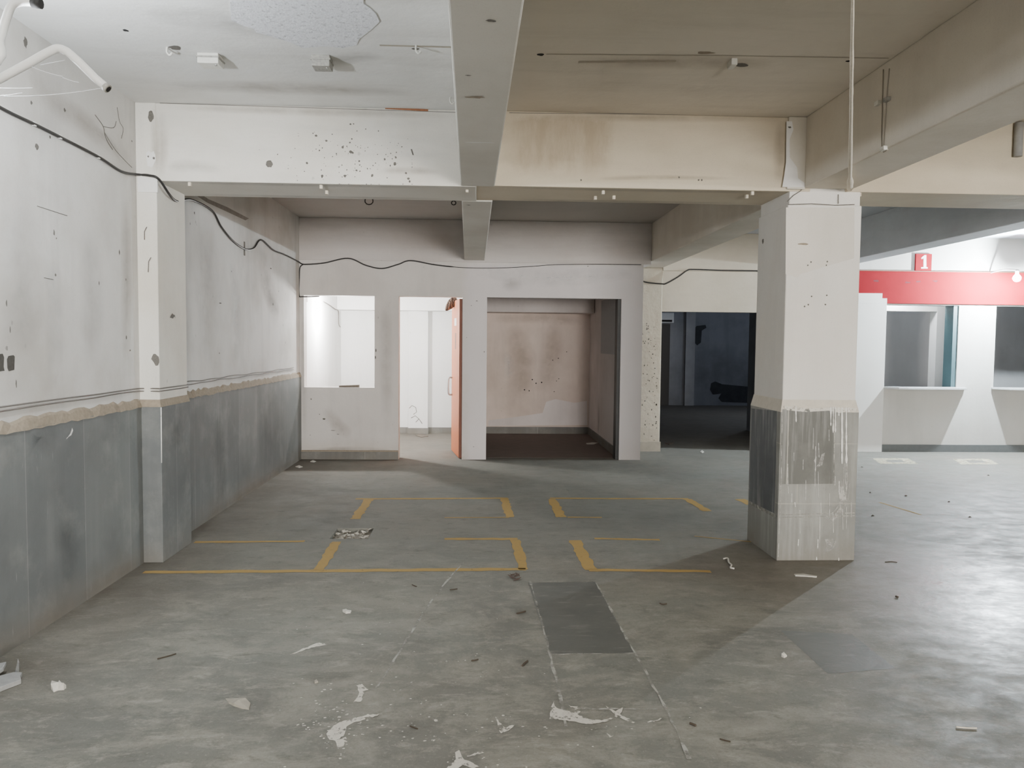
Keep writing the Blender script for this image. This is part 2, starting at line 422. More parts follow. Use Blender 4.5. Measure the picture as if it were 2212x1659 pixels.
def stainmat(name, c, amax=.6, scale=6):
    mt, nt, b = newmat(name); N = NB(nt)
    at = N.n('ShaderNodeAttribute'); at.attribute_name = 'fade'
    b.inputs['Base Color'].default_value = (*c, 1); b.inputs['Roughness'].default_value = .85; b.inputs['Specular IOR Level'].default_value = .2
    f = N.ramp(N.noise(scale, 8, .72), .30, .66, .25, 1)
    N.lk(N.mul(N.mul(at.outputs['Fac'], f), amax), b.inputs['Alpha']); return mt
M['stain'] = stainmat('brown_grime_and_shade', (.34, .28, .22), .34, 4); M['stain_shade'] = stainmat('grey_grime_and_shade', (.33, .315, .295), .30, 3); M['palewash'] = stainmat('pale_wash', (.80, .79, .78), .4, 5)
M['darkstain'] = stainmat('dark_damp', (.05, .053, .053), .24, 3)
def stain(pts, w, n, mat, parent, name='stain', label='soft stain of grime and painted shade'):
    '''grime and painted shade along a line of points on a plane with normal n, fading out at its edge'''
    pts = curve(pts, 4) if len(pts) > 2 else [Vector(p) for p in pts]; n = Vector(n); mb = MB(); fade = []; m_ = len(pts)
    for i, p in enumerate(pts):
        t = (pts[min(i+1, m_-1)]-pts[max(i-1, 0)]).normalized(); sd = n.cross(t).normalized()
        e_ = min(i, m_-1-i)/max(1, (m_-1)/2); k = min(1, e_*1.6)
        for j, q in enumerate((-1, -.5, 0, .5, 1)):
            mb.v.append(p+sd*w*q*(.55+.45*k)); fade.append(k*(0, .6, 1, .6, 0)[j])
    for i in range(m_-1):
        for j in range(4): a_ = i*5+j; mb.f.append([a_, a_+1, a_+6, a_+5])
    o = mb.build(name, mat, parent, label)
    at = o.data.attributes.new('fade', 'FLOAT', 'POINT')
    for i, f in enumerate(fade): at.data[i].value = f
    return o
# ------------------------------------------------------------------ setting: floor with a broken tile pit
pit = [onz(712,1164), onz(797,1163), onz(806,1141), onz(727,1143)]
px0, px1 = pit[0].x*.5+pit[3].x*.5, pit[1].x*.5+pit[2].x*.5
py0, py1 = pit[0].y, pit[2].y
fx, fy = [-2.6, px0, px1, 12.0], [-12.5, py0, py1, 19.4]
floor = panel(fx, fy, 0, 1, lambda i, k: not (i == 1 and k == 1))
for p in floor.v: p.xyz = (p.x, p.z, -.12 if p.y > .5 else 0.0)
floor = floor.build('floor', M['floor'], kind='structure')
MB().box((px0-.01, py0-.01, -.06), (px1+.01, py1+.01, -.035)).build('pit_bed', M['rubble'], floor, 'crumbled bed of the broken floor slab')
rb = MB(); rr = random.Random(3)
for i in range(70):
    c = Vector((rr.uniform(px0, px1), rr.uniform(py0, py1), -.03+rr.random()*.012)); s_ = rr.uniform(.008, .028)
    pts = [c+Vector((rr.uniform(-1,1), rr.uniform(-1,1), rr.uniform(-.6,.9)))*s_ for _ in range(6)]
    rb.add(pts, [(0,1,2),(0,2,3),(0,3,4),(0,4,1),(5,2,1),(5,3,2),(5,4,3),(5,1,4)])
rb.build('rubble', M['rubblebits'], floor, 'loose rubble in the broken floor pit', kind='stuff')

def ribbon(pxs, w, z=.0015, jag=0.0):
    """painted stripe through floor points with real width w (metres)"""
    P = [onz(*p, z) for p in pxs]; L = []; Rr = []
    fine = []
    for a, b in zip(P, P[1:]):
        n = max(2, int((b-a).length/.06))
        fine += [a.lerp(b, i/n) for i in range(n)]
    fine.append(P[-1])
    for i, p in enumerate(fine):
        t = (fine[min(i+1, len(fine)-1)]-fine[max(i-1, 0)]).normalized(); s_ = Vector((-t.y, t.x, 0))
        L.append(p+s_*w*(.5+jag*random.uniform(-.5,.5))); Rr.append(p-s_*w*(.5+jag*random.uniform(-.5,.5)))
    mb = MB(); n = len(L)
    return mb.add(L+Rr, [(i, i+1, n+i+1, n+i) for i in range(n-1)])
W = .062
for pts, w in [([(310,1236),(700,1233),(1136,1229)], W), ([(712,1172),(735,1170)], .001),
               ([(728,1170),(688,1232)], .075), ([(420,1171),(658,1169)], W*.8),
               ([(960,1164),(1118,1164)], W), ([(1113,1166),(1122,1195),(1131,1230)], .07),
               ([(1241,1167),(1277,1231)], .085), ([(1284,1163),(1425,1166)], W*.75),
               ([(1272,1231),(1400,1232),(1535,1234)], W*.9),
               ([(768,1077.5),(930,1077),(1097,1076)], W*.9), ([(797,1078),(768,1121)], .085),
               ([(1090,1077),(1102,1117)], .08), ([(960,1118),(1100,1117.5)], W*.45),
               ([(1188,1076),(1330,1077),(1487,1077)], W*.9), ([(1192,1078),(1213,1117)], .085),
               ([(1226,1117),(1300,1117.5)], W*.6), ([(1484,1078),(1528,1104)], .085),
               ([(1598,1078),(1622,1090)], .10), ([(1500,1158),(1640,1172)], .02), ([(1900,1085),(1990,1112)], .025)]:
    if w < .005: continue
    ribbon(pts, w, jag=.25).build('yellow_line', M['yellow'], floor, 'worn yellow painted line')
def rag(pxs, j=1.6, rnd=random.Random(77)):
    out = []
    for (a, b), (c, d) in zip(pxs, pxs[1:]+pxs[:1]):
        n = max(1, int(math.hypot(c-a, d-b)/5))
        out += [(a+(c-a)*i/n+(rnd.uniform(-j, j) if i else 0), b+(d-b)*i/n+(rnd.uniform(-j, j)*.7 if i else 0)) for i in range(n)]
    return out
def fpoly(pxs, z=.0012):
    mb = MB(); P = [onz(*p, z) for p in pxs]; return mb.add(P, [tuple(range(len(P)))])
fpoly([(1141,1259),(1287,1257),(1372,1411),(1189,1413)], .0006).build('dark_slab', M['slab'], floor, 'darker grey stone slab')
fpoly([(1686,1362),(1840,1370),(1935,1444),(1788,1455)], .0006).build('dark_slab', M['slab'], floor, 'darker grey stone slab')
for pts in ([(1002,1215),(960,1260),(910,1330),(815,1485)], [(1145,1255),(1172,1352),(1203,1475),(1225,1570)],
            [(1287,1258),(1372,1412),(1445,1540),(1490,1640)], [(1189,1413),(1372,1411)], [(1250,1531),(1430,1531)]):
    ribbon(pts, .011, .0018, .9).build('filled_joint', M['joint'], floor, 'pale filled joint between floor slabs')
# painted frames of the two floor hatches near the ticket wall
for cx, cy in ((1932, 996), (2106, 997)):
    q = [(cx-48,cy-6),(cx+30,cy-6),(cx+52,cy+6),(cx-30,cy+6)]; i_ = [(cx-20,cy-2.5),(cx+16,cy-2.5),(cx+24,cy+2.5),(cx-12,cy+2.5)]
    mb = MB(); P = [onz(*p, .0015) for p in q]+[onz(*p, .0015) for p in i_]
    mb.add(P, [(0,1,5,4),(1,2,6,5),(2,3,7,6),(3,0,4,7)]).build('hatch_marking', M['palmyellow'], floor, 'faded pale yellow square painted on the floor')
# dried white paint
big = [(1197,1513),(1191,1525),(1190,1535),(1187,1553),(1205,1553),(1235,1558),(1262,1563),(1285,1563),(1312,1558),(1335,1547),(1343,1538),(1346,1527),
       (1330,1536),(1338,1541),(1322,1549),(1300,1556),(1281,1555),(1262,1550),(1240,1540),(1222,1535),(1207,1531),(1198,1524)]
fpoly(rag(big), .002).build('paint_smear', M['splash'], floor, 'big curved smear of dried white paint')
for pl in ([(1228,1522),(1250,1530),(1240,1534),(1248,1526),(1233,1528)], [(1308,1524),(1340,1543),(1372,1560),(1368,1562),(1330,1546)],
           [(1242,1537),(1254,1536),(1252,1541),(1240,1542)], [(1396,1559),(1416,1556),(1432,1549),(1424,1556),(1398,1561)],
           [(1070,1548),(1078,1560),(1092,1572),(1112,1565),(1102,1575),(1082,1584),(1075,1566)],
           [(965,1659),(972,1648),(985,1640),(983,1625),(992,1620),(1002,1640),(1022,1648),(1035,1656),(1020,1659),(1000,1652),(990,1659)],
           [(770,1480),(782,1477),(796,1490),(788,1492),(785,1500),(780,1515),(762,1518),(772,1505),(776,1495)],
           [(705,1585),(720,1568),(745,1556),(790,1545),(825,1541),(800,1552),(765,1560),(748,1570),(742,1590),(724,1600),(712,1598)],
           [(724,1600),(748,1592),(742,1612),(728,1618)], [(1000,1636),(1038,1622),(1046,1626),(1020,1632)],
           [(625,1415),(655,1400),(690,1388),(712,1391),(690,1396),(662,1402),(640,1411)], [(1310,1583),(1320,1590),(1326,1589),(1317,1593)]):
    fpoly(rag(pl), .0017).build('paint_smear', M['splash'], floor, 'ragged smear of dried white paint')
sp = MB(); rs = random.Random(11)
def drops(cx, cy, sx, sy, n, r=(.003,.011)):
    for _ in range(n):
        c = onz(rs.gauss(cx, sx), min(1657, rs.gauss(cy, sy)), .0016); r_ = rs.uniform(*r)
        pts = blob(c, X, Y, r_, r_*rs.uniform(.6,1.1), 8, .35, rs); sp.add(pts, [tuple(range(8))])
drops(740, 1580, 38, 28, 75, (.0015,.008)); drops(700, 1515, 60, 22, 22, (.002,.009)); drops(870, 1500, 70, 50, 22, (.002,.007)); drops(910, 1580, 40, 20, 18, (.002,.010)); drops(680, 1565, 25, 10, 12, (.003,.008))
drops(1095, 1560, 50, 18, 16, (.002,.008)); drops(1010, 1440, 90, 40, 25, (.0015,.006)); drops(1250, 1570, 120, 25, 14, (.002,.008)); drops(880, 1320, 140, 50, 20, (.0015,.005)); drops(1010, 1640, 60, 12, 16, (.002,.007))
sp.build('paint_splatter', M['splash'], floor, 'scattered specks of dried white paint', kind='stuff')

# ------------------------------------------------------------------ setting: ceiling and outer shell
ceiling = MB().box((-2.6,-12.5,ZC), (12.0,19.4,ZC+.15)).build('ceiling', M['ceil'], kind='structure')
rp = random.Random(5)
pp = [(498,-8),(497,20),(500,44),(530,58),(548,62),(553,70),(590,80),(628,92),(655,104),(700,100),(740,104),(770,98),(776,84),(800,66),(820,47),(812,30),(800,18),(785,8),(786,-8)]
mb = MB(); P = [onz(*p, ZC-.004) for p in pp]
mb.prism(P, (0,0,1), .004).build('peeled_patch', M['peel'], ceiling, 'rough blistered patch of damp plaster')
def cblob(px, py, r, mat, name, label, z=ZC-.001, ru=1.0, rv=1.0, jag=.35):
    MB().add(blob(onz(px, py, z), X, Y, r*ru, r*rv, 12, jag), [tuple(range(12))]).build(name, mat, ceiling, label)
cblob(378, 103, .035, M['chip'], 'ceiling_hole', 'dark broken hole in the ceiling plaster', ru=1.2)
cblob(272, 66, .018, M['dark'], 'ceiling_hole', 'small dark hole in the ceiling')
cblob(898, 106, .02, M['chip'], 'ceiling_hole', 'small dark hole in the ceiling', ru=1.3)
cblob(1168, 118, .022, M['dark'], 'ceiling_hole', 'small dark hole in the ceiling')
cblob(1601, 141, .035, M['chip'], 'ceiling_hole', 'dark broken hole in the ceiling plaster', ru=1.4)
cblob(1833, 132, .018, M['dark'], 'ceiling_hole', 'small dark hole in the ceiling')
cblob(1524, 114, .04, M['mortar'], 'ceiling_hole', 'shallow scrape in the ceiling plaster', ru=1.5, rv=.6)
for a, b, w in (((1180,117),(1560,120),.012), ((1560,120),(1920,126),.012), ((1250,134),(1460,132),.03), ((820,98),(975,102),.02)):
    A, B = onz(*a, ZC-.0012), onz(*b, ZC-.0012); s_ = Vector((0, w/2, 0))
    MB().add([A-s_, B-s_, B+s_, A+s_], [(0,1,2,3)]).build('wire_trace', plain('old_wire_trace', (.42,.375,.31), .9), ceiling, 'faint brown trace of a removed wire')

# left wall with stone dado, ledge of crumbly mortar
wl = MB().box((-2.6,-12.5,0), (XLW,13.1,ZC)).build('wall_left', M['wall_left'], kind='structure')
MB().box((XLW,-5.0,0), (XL,Y1,ZD-.03)).build('stone_dado', M['stone'], wl, 'blue-grey stone dado')
MB().box((XLW,Y1b-.04,0), (XL,Y2,ZD-.03)).build('stone_dado', M['stone'], wl, 'blue-grey stone dado')
def ledge(y0, y1, name='mortar_ledge'):
    mb = MB(); n = int((y1-y0)/.06); rows = []
    for i in range(n+1):
        y = y0+(y1-y0)*i/n; j = random.uniform(-.012,.012)
        rows += [Vector((XLW,y,ZD-.035)), Vector((XL+.004+random.uniform(-.003,.003),y,ZD-.035+random.uniform(-.008,.004))),
                 Vector((XLW+.010,y,ZD+.008+j)), Vector((XLW,y,ZD+.022+j))]
    mb.v = rows
    for i in range(n):
        for k in range(3): q = i*4+k; mb.f.append([q, q+1, q+5, q+4])
    mb.f.append([0,1,2,3]); mb.f.append([n*4+k for k in (3,2,1,0)])
    mb.build(name, M['mortar'], wl, 'crumbly beige mortar ledge above the dado')
ledge(-1.0, Y1-.001); ledge(Y1b-.04, Y2-.002)
# wall marks
def wblob(px, py, r, mat, label, name='wall_chip', ru=1.0, rv=1.0, jag=.4, x=XLW+.0012, parent=wl, n=12):
    MB().add(blob(onx(px, py, x), Y, Z, r*ru, r*rv, n, jag), [tuple(range(n))]).build(name, mat, parent, label)
for px, py, r, rv in ((55,92,.02,1.6),(68,222,.012,1),(80,317,.022,1),(108,296,.010,1),(140,238,.014,1),(285,305,.008,1),(117,503,.01,2),(122,515,.006,1),(258,545,.010,2.2),
                      (120,594,.010,1),(214,612,.007,2.4),(272,604,.006,2),(281,757,.012,.6),(273,729,.011,1.6),(14,655,.007,3),(22,712,.006,3),(35,830,.006,4)):
    wblob(px, py, r, M['chip'], 'small dark chip in the plaster', rv=rv)
M['recess'] = plain('dark_recess', (.065, .06, .052), .95, var=.5, scale=40)
for q in ([(-14,766),(6,764),(9,772),(8,792),(10,801),(-12,804)], [(18,769),(29,767),(32,770),(31,799),(19,802),(16,795),(15,776)]):
    MB().add([onx(*p, XLW+.0014) for p in q], [tuple(range(len(q)))]).build('wall_recess', M['recess'], wl, 'square dark recess cut in the plaster')
for px, py, r, ru, rv in ((476,655,.04,1,.18),(528,586,.004,1,1),(590,657,.02,1.3,1),(585,580,.035,1,.3),(1,1,0,1,1),(474,763,.016,1,.5),(500,586,.012,1,.8),(602,629,.014,1,.7),(420,460,.014,1,1)):
    if r: wblob(px, py, r, M['chip'], 'small dark chip in the plaster', ru=ru, rv=rv)
A, B = onx(528,522,XLW+.002), onx(528,552,XLW+.002)
MB().box((XLW,A.y-.018,B.z), (XLW+.004,A.y+.018,A.z)).build('wall_recess', M['chip'], wl, 'narrow dark slot in the plaster')
# dark stain dripping from the beam end, flush
mb = MB(); st = [(410,408),(425,413),(450,430),(490,447),(538,472),(530,476),(485,455),(448,438),(420,420)]
mb.add([onx(*p, XLW+.0014) for p in st], [tuple(range(len(st)))]).build('dark_stain', plain('dark_damp_stain', (.29,.26,.23), .9, var=.3, scale=20), wl, 'dark diagonal damp stain')

# hairline cracks, scrapes and chalk marks on the left wall and its dado
for pts, r in ((((205,248),(222,272),(226,290),(232,306),(243,323)),.0028), (((222,273),(245,276),(251,262)),.002), (((253,232),(258,262),(266,278),(262,299)),.0022), (((225,285),(250,325),(285,362)),.002),
               (((80,445),(120,458),(145,466)),.002), (((95,600),(115,604)),.002)):
    MB().tube(curve([onx(*p, XLW+.0005) for p in pts], 4), r, 5).build('hairline_crack', M['chip'], wl, 'hairline crack in the plaster')
for q, mt in (([(156,924),(158,930),(154,940),(146,945),(152,936)],'drip'), ([(148,944),(143,949),(145,945)],'drip'), ([(350,905),(400,900),(398,955),(352,965)],None)):
    if mt: MB().add([onx(*p, XL+.0012) for p in q], [tuple(range(len(q)))]).build('chalk_mark', M[mt], wl, 'white mark on the stone dado')
lx = lambda *ps: [onx(*p, XLW+.0009) for p in ps]
stain(lx((60,150),(120,225),(170,255),(225,300),(290,355)), .09, X, M['stain'], wl)
stain(lx((200,270),(240,310),(260,345)), .035, X, M['stain_shade'], wl)
stain(lx((40,380),(45,600),(40,800)), .22, X, M['stain_shade'], wl); stain(lx((190,480),(200,640),(195,790)), .16, X, M['stain_shade'], wl)
stain(lx((110,520),(120,700),(110,830)), .10, X, M['palewash'], wl); stain(lx((270,420),(275,600),(270,780)), .10, X, M['stain'], wl)
stain(lx((430,470),(450,600),(440,780)), .35, X, M['stain_shade'], wl); stain(lx((560,540),(580,620),(600,700)), .25, X, M['stain'], wl); stain(lx((500,560),(510,680),(505,790)), .18, X, M['palewash'], wl)
stain(lx((570,630),(585,650),(605,680)), .12, X, M['stain_shade'], wl)
dx_ = lambda *ps: [onx(*p, XL+.0009) for p in ps]
stain(dx_((80,920),(95,945),(85,975)), .14, X, M['darkstain'], wl); stain(dx_((560,900),(590,960),(630,985)), .5, X, M['darkstain'], wl)
stain(dx_((120,1130),(150,1180),(140,1260)), .12, X, M['darkstain'], wl); stain(dx_((470,900),(475,1000),(480,1080)), .2, X, M['darkstain'], wl)
for a_, b_ in (((0,1400),(150,1310)), ((150,1310),(305,1215)), ((420,1140),(640,1000))):
    P_ = dx_(a_, b_); P_ = [P_[0].lerp(P_[1], i/4) for i in range(5)]
    for p in P_: p.z = .03
    stain(P_, .07, X, M['stain'], wl)
# pilaster on the left wall
pil = MB().box((XLW,Y1+.014,0), (XP-.012,Y1b-.045,ZC)).build('pilaster', M['pilaster'], kind='structure', bevel=.006)
mb = MB(); mb.box((XLW+.0015,Y1,0), (XP,Y1b-.03,ZD-.03)); mb.build('stone_cladding', M['stone'], pil, 'blue-grey stone cladding', bevel=.004)
mb = MB(); z0, z1 = ZD-.032, ZD+.018
mb.hexa([(XLW+.002,Y1-.001,z0),(XP+.001,Y1-.001,z0),(XP+.001,Y1b-.03,z0),(XLW+.002,Y1b-.03,z0)],
        [(XLW+.002,Y1+.012,z1),(XP-.010,Y1+.012,z1),(XP-.010,Y1b-.044,z1),(XLW+.002,Y1b-.044,z1)]).build('mortar_ledge', M['mortar'], pil, 'crumbly beige mortar ledge')
def yblob(px, py, r, mat, label, parent, y, name='wall_chip', ru=1.0, rv=1.0, jag=.4, n=12):
    MB().add(blob(ony(px, py, y), X, Z, r*ru, r*rv, n, jag), [tuple(range(n))]).build(name, mat, parent, label)
yblob(326,252,.034,M['chip'],'dark broken patch of bare mortar',pil,Y1+.0125,ru=.7,rv=1.3)
yblob(325,343,.05,M['chiplight'],'white filler patch',pil,Y1+.0125,name='filler_patch',ru=.7,rv=1.35)
yblob(320,338,.008,M['chip'],'small dark chip',pil,Y1+.0118); yblob(332,342,.01,M['chip'],'small dark chip',pil,Y1+.0118)
yblob(336,776,.045,M['chip'],'broken corner showing grey mortar',pil,Y1+.0125,ru=.7,rv=1.1)
mb = MB(); A = ony(297,383,Y1+.012); B = ony(343,416,Y1+.012)
mb.box((A.x+.004,Y1+.006,B.z), (XP-.004,Y1+.02,A.z)); mb.build('filler_patch', M['chiplight'], pil, 'band of pale filler at the beam joint')
for pts in (((317,490),(312,500),(312,518)), ((326,556),(321,565),(320,588))):
    MB().tube([ony(*p, Y1+.008) for p in pts], .003, 6).build('wire_stub', M['wire'], pil, 'bent stub of thin wire')
P = [onx(372,683,XP-.011)]; MB().add(blob(P[0]+X*.001, Y, Z, .05, .025, 12, .5), [tuple(range(12))]).build('wall_chip', M['chip'], pil, 'dark chip on the pilaster side')
MB().tube([ony(348,880,Y1-.001), ony(349,1000,Y1-.001)], .004, 5).build('white_edge', M['drip'], pil, 'white paint run down the edge')

# beams and girders (one piece each)
def beam(name, a, b, mat, bevel=.006): return MB().box(a, b).build(name, mat, kind='structure', bevel=bevel)
bl = beam('beam', (XP-.05,Y1+.02,ZB-.008), (-.02,Y1b,ZC), M['beam_left'])
brr = beam('beam', (-.02,Y1+.02,ZB), (XG+.05,Y1b,ZC), M['beam_right'])
br2 = beam('beam', (XG1-.05,Y1+.02,ZB+.004), (12.0,Y1b,ZC), M['beam_right'])
a0, a1 = onz(967,0,ZB-.006), onz(1133,0,ZB-.006); b0, b1 = onz(995,402,ZB-.006), onz(1069,402,ZB-.006)
def lin(p, q, y): t = (y-p.y)/(q.y-p.y); return p.x+(q.x-p.x)*t
def slant(name, p0, p1, q0, q1, ya, yb, z, mat):
    xs = [lin(p0,q0,ya), lin(p1,q1,ya), lin(p1,q1,yb), lin(p0,q0,yb)]; ys = [ya,ya,yb,yb]
    mb = MB().hexa([(x,y,z) for x,y in zip(xs,ys)], [(x,y,ZC) for x,y in zip(xs,ys)])
    return mb.build(name, mat, kind='structure', bevel=.008)
cb = slant('beam', a0, a1, b0, b1, -5.0, Y1+.02, ZB-.006, M['soffit'])
c0, c1 = onz(997,426,ZB-.01), onz(1065,426,ZB-.01); d0, d1 = onz(1003,563,ZB-.01), onz(1047,563,ZB-.01)
cb2 = slant('beam', c0, c1, d0, d1, Y1b, Y2, ZB-.01, M['soffit'])
g1 = beam('girder', (XG,-5.0,ZB+.022), (XG1,Y1+.02,ZC), M['girder'])
g1b = beam('girder', (XG,Y1b,ZB+.012), (XG1,Y3+.1,ZC), M['girder'])
g2 = beam('girder', (4.72,-5.0,ZB+.022), (5.02,Y1+.02,ZC), M['girder'])
g2b = beam('girder', (4.72,Y1b,ZB+.022), (5.02,Y3,ZC), plaster('blue_grey_plaster', (.60,.625,.66), (.42,.44,.48), .5, -.3, .2, 27.0))
beam('beam', (-2.3,.3,ZB+.01), (-.09,.75,ZC), M['hall']); beam('beam', (.15,.3,ZB+.01), (XG,.75,ZC), M['hall']); beam('beam', (XG1,.3,ZB+.01), (4.72,.75,ZC), M['hall'])
# damage on the left half of the cross beam: a spray of round holes
mb = MB(); rh = random.Random(21); yb_ = Y1+.0188
def hole(px, py, r): mb.add(blob(ony(px, py, yb_), X, Z, r, r*rh.uniform(.7,1.3), 9, .35, rh), [tuple(range(9))])
for px, py, r in ((683,293,.011),(757,268,.008),(705,304,.011),(758,328,.013),(762,330,.008),(663,352,.010),(853,354,.013),(855,340,.009),(745,380,.011),(696,380,.009),(804,379,.010),
                  (831,344,.008),(877,374,.009),(882,386,.011),(885,392,.009),(740,318,.009),(770,368,.009),(776,348,.007),(868,317,.006),(756,308,.007),(760,300,.007),(690,325,.006)):
    hole(px, py, r)
for _ in range(110): hole(min(890, max(560, rh.gauss(760, 75))), min(398, max(250, rh.gauss(348, 32))), rh.uniform(.002,.0055))
mb.build('plaster_holes', M['chip'], bl, 'spray of dark chipped holes', kind='stuff')
MB().add(blob(ony(582,354,yb_), X, Z, .026, .026, 14, .25), [tuple(range(14))]).build('wall_chip', M['chip'], bl, 'round dark broken hole')
p_, q_ = ony(887,322,yb_), ony(891,335,yb_)
MB().add([p_, p_+X*.01, q_+X*.01, q_], [(0,1,2,3)]).build('wall_chip', M['chip'], bl, 'short dark scratch')
# rusty strip and light slivers at the ceiling joint
def strip(a, b, w, mat, name, label, parent, y=Y1+.018):
    A, B = ony(*a, y), ony(*b, y); MB().add([A, B, B-Z*w, A-Z*w], [(0,1,2,3)]).build(name, mat, parent, label)
strip((832,231),(925,236), .014, M['rust'], 'rust_strip', 'rusty strip at the ceiling joint', bl)
strip((612,224),(648,226), .008, M['chiplight'], 'plaster_gap', 'pale gap at the ceiling joint', bl)
strip((345,222),(985,242), .004, M['wire'], 'joint_crack', 'dark crack along the ceiling joint', bl)
strip((1100,243),(1690,249), .004, M['wire'], 'joint_crack', 'dark crack along the ceiling joint', brr)
for px, py in ((1467,383),(1509,389),(1516,389),(1255,389)):
    yblob(px, py, .008, M['chip'], 'small dark chip', brr, Y1+.0188)
# chips and filler under the centre beam
for px, py, ru, rv, mt in ((1027,210,.05,.018,'mortar'),(1060,45,.02,.012,'chip'),(1034,308,.11,.010,'chiplight'),(1012,443,.02,.012,'dark'),(1030,398,.10,.006,'chiplight'),(1012,163,.015,.006,'chip')):
    o_, zz = (cb2, ZB-.0112) if py > 425 else (cb, ZB-.0072)
    MB().add(blob(onz(px, py, zz), X, Y, ru, rv, 12, .4), [tuple(range(12))]).build('soffit_chip', M[mt], o_, 'scrape in the beam underside')

px_ = lambda *ps: [onx(*p, XP+.0008) for p in ps]
stain(px_((378,905),(382,935),(378,965)), .12, X, M['darkstain'], pil)
stain([ony(*p, Y1+.0128) for p in ((332,225),(334,300),(335,375))], .03, Y, M['stain'], pil)
by_ = lambda *ps: [ony(*p, Y1+.0192) for p in ps]
stain(by_((350,232),(650,240),(980,250)), .035, Y, M['stain'], bl); stain(by_((348,240),(350,310),(348,385)), .05, Y, M['stain'], bl)
stain(by_((360,362),(410,358),(480,365)), .05, Y, M['stain_shade'], bl); stain(by_((820,370),(880,368),(960,372)), .03, Y, M['stain'], bl)
stain(by_((1100,252),(1400,254),(1690,256)), .035, Y, M['stain'], brr); stain(by_((1684,260),(1684,330),(1682,400)), .05, Y, M['stain'], brr)
stain(by_((1290,387),(1400,383),(1600,386)), .02, Y, M['stain'], brr)
cz_ = lambda *ps: [onz(*p, ZC-.0006) for p in ps]
stain(cz_((1250,135),(1450,133),(1680,140)), .13, Z, M['stain'], ceiling); stain(cz_((300,30),(480,48),(640,75)), .16, Z, M['stain_shade'], ceiling)  # ceiling shading painted on as soft brown and grey patches
stain(cz_((700,150),(760,125),(830,122)), .08, Z, M['stain_shade'], ceiling); stain(cz_((360,185),(600,190),(900,200)), .14, Z, M['stain'], ceiling)  # more painted ceiling shade, beside the box and along the cross beam
for yy, xa, xb, pr_ in ((Y1+.06,-2.1,-.2,bl),(Y1b-.07,-2.1,-.2,bl),(Y1+.07,.2,2.2,brr),(Y1b-.06,.2,2.2,brr)):
    zz = ZB-.0088 if pr_ is bl else ZB-.0008
    stain([Vector((xa,yy,zz)), Vector(((xa+xb)/2,yy+.01,zz)), Vector((xb,yy,zz))], .06, Z, M['stain_shade'], pr_)
# column with stone cladding
colu = MB().box((K0+.018,KY0+.018,0), (K1-.02,KY1-.02,ZB-.09)).build('column', M['column'], kind='structure', bevel=.008)
MB().box((K0-.0+.03,KY0+.026,ZB-.095), (K1-.03,KY1-.03,ZB+.03)).build('column_head', M['column'], colu, 'plastered head under the beam', bevel=.006)
MB().box((K0+.0,KY0-.004,ZB+.012), (XG+.004,KY0+.03,ZC-.001)).build('column_rib', M['pilaster'], colu, 'plaster strip rising beside the girder', bevel=.006)
MB().box((K0,KY0,0), (K1,KY1,ZD-.04)).build('stone_cladding', M['stonecol'], colu, 'paint-streaked grey stone cladding', bevel=.005)
z0, z1 = ZD-.042, ZD+.045
MB().hexa([(K0,KY0,z0),(K1,KY0,z0),(K1,KY1,z0),(K0,KY1,z0)],
          [(K0+.017,KY0+.017,z1),(K1-.019,KY0+.017,z1),(K1-.019,KY1-.019,z1),(K0+.017,KY1-.019,z1)]).build('mortar_ledge', plain('pale_mortar', (.64,.59,.51), .95, var=.15), colu, 'pale sloping mortar ledge')
yc = KY0-.0012
# dark upper slab on the front of the cladding
mb = MB(); q = [(1690,884),(1803,884),(1803,1045),(1684,1046)]
mb.add([ony(*p, yc) for p in q], [(0,1,2,3)]).build('dark_slab', stone('dark_column_slab', (.140,.140,.126), (.125,.126,.115), (3,3), streak=.8, pale=.2, sscale=18), colu, 'darker stone slab on the column front')
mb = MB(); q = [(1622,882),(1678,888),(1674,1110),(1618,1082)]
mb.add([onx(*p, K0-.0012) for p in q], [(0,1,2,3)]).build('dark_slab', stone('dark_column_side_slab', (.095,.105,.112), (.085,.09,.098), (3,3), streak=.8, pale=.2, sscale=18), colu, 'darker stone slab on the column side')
yd = KY0-.003
dr = MB(); rd = random.Random(2)
def drip(px, p0, p1, w):
    A, B = ony(px, p0, yd), ony(px+rd.uniform(-1,1), p1, yd); n = 10; L = []; Rr = []
    for i in range(n+1):
        c = A.lerp(B, i/n); ww = w*(1+.5*rd.uniform(-1,1))*(1.25 if i == n-1 else 1)*(.4 if i == n else 1)
        L.append(c-X*ww/2); Rr.append(c+X*ww/2)
    dr.add(L+Rr, [(i, i+1, n+2+i, n+1+i) for i in range(n)])
for px, p0, p1, w in ((1719,877,912,.007),(1795,879,920,.009),(1800,879,935,.008),(1804,879,934,.007),(1819,880,1002,.010),(1828,880,1005,.010),(1812,880,898,.008),(1833,880,890,.012),(1767,1165,1185,.006),(1725,1165,1180,.006),(1764,1203,1210,.006),(1812,1205,1212,.005),(1717,1085,1095,.006)):
    drip(px, p0, p1, w)
for _ in range(26):
    px = rd.uniform(1700, 1840); p0 = rd.uniform(900, 1120); drip(px, p0, p0+rd.uniform(10, 60), rd.uniform(.0015,.003))
for a, b in (((1683,1112),(1846,1108)), ((1683,1118),(1846,1114)), ((1803,884),(1801,1045))):
    A, B = ony(*a, yd), ony(*b, yd); w_ = Z*.004 if abs(A.x-B.x) > .1 else X*.004
    MB().add([A-w_, B-w_, B+w_, A+w_], [(0,1,2,3)]).build('pale_joint', M['joint'], colu, 'pale joint line in the cladding')
A, B = onx(1618,1085,K0-.002), onx(1680,1118,K0-.002)
MB().add([A-Z*.012, B-Z*.012, B+Z*.012, A+Z*.012], [(0,1,2,3)]).build('pale_joint', M['joint'], colu, 'pale joint line in the cladding')
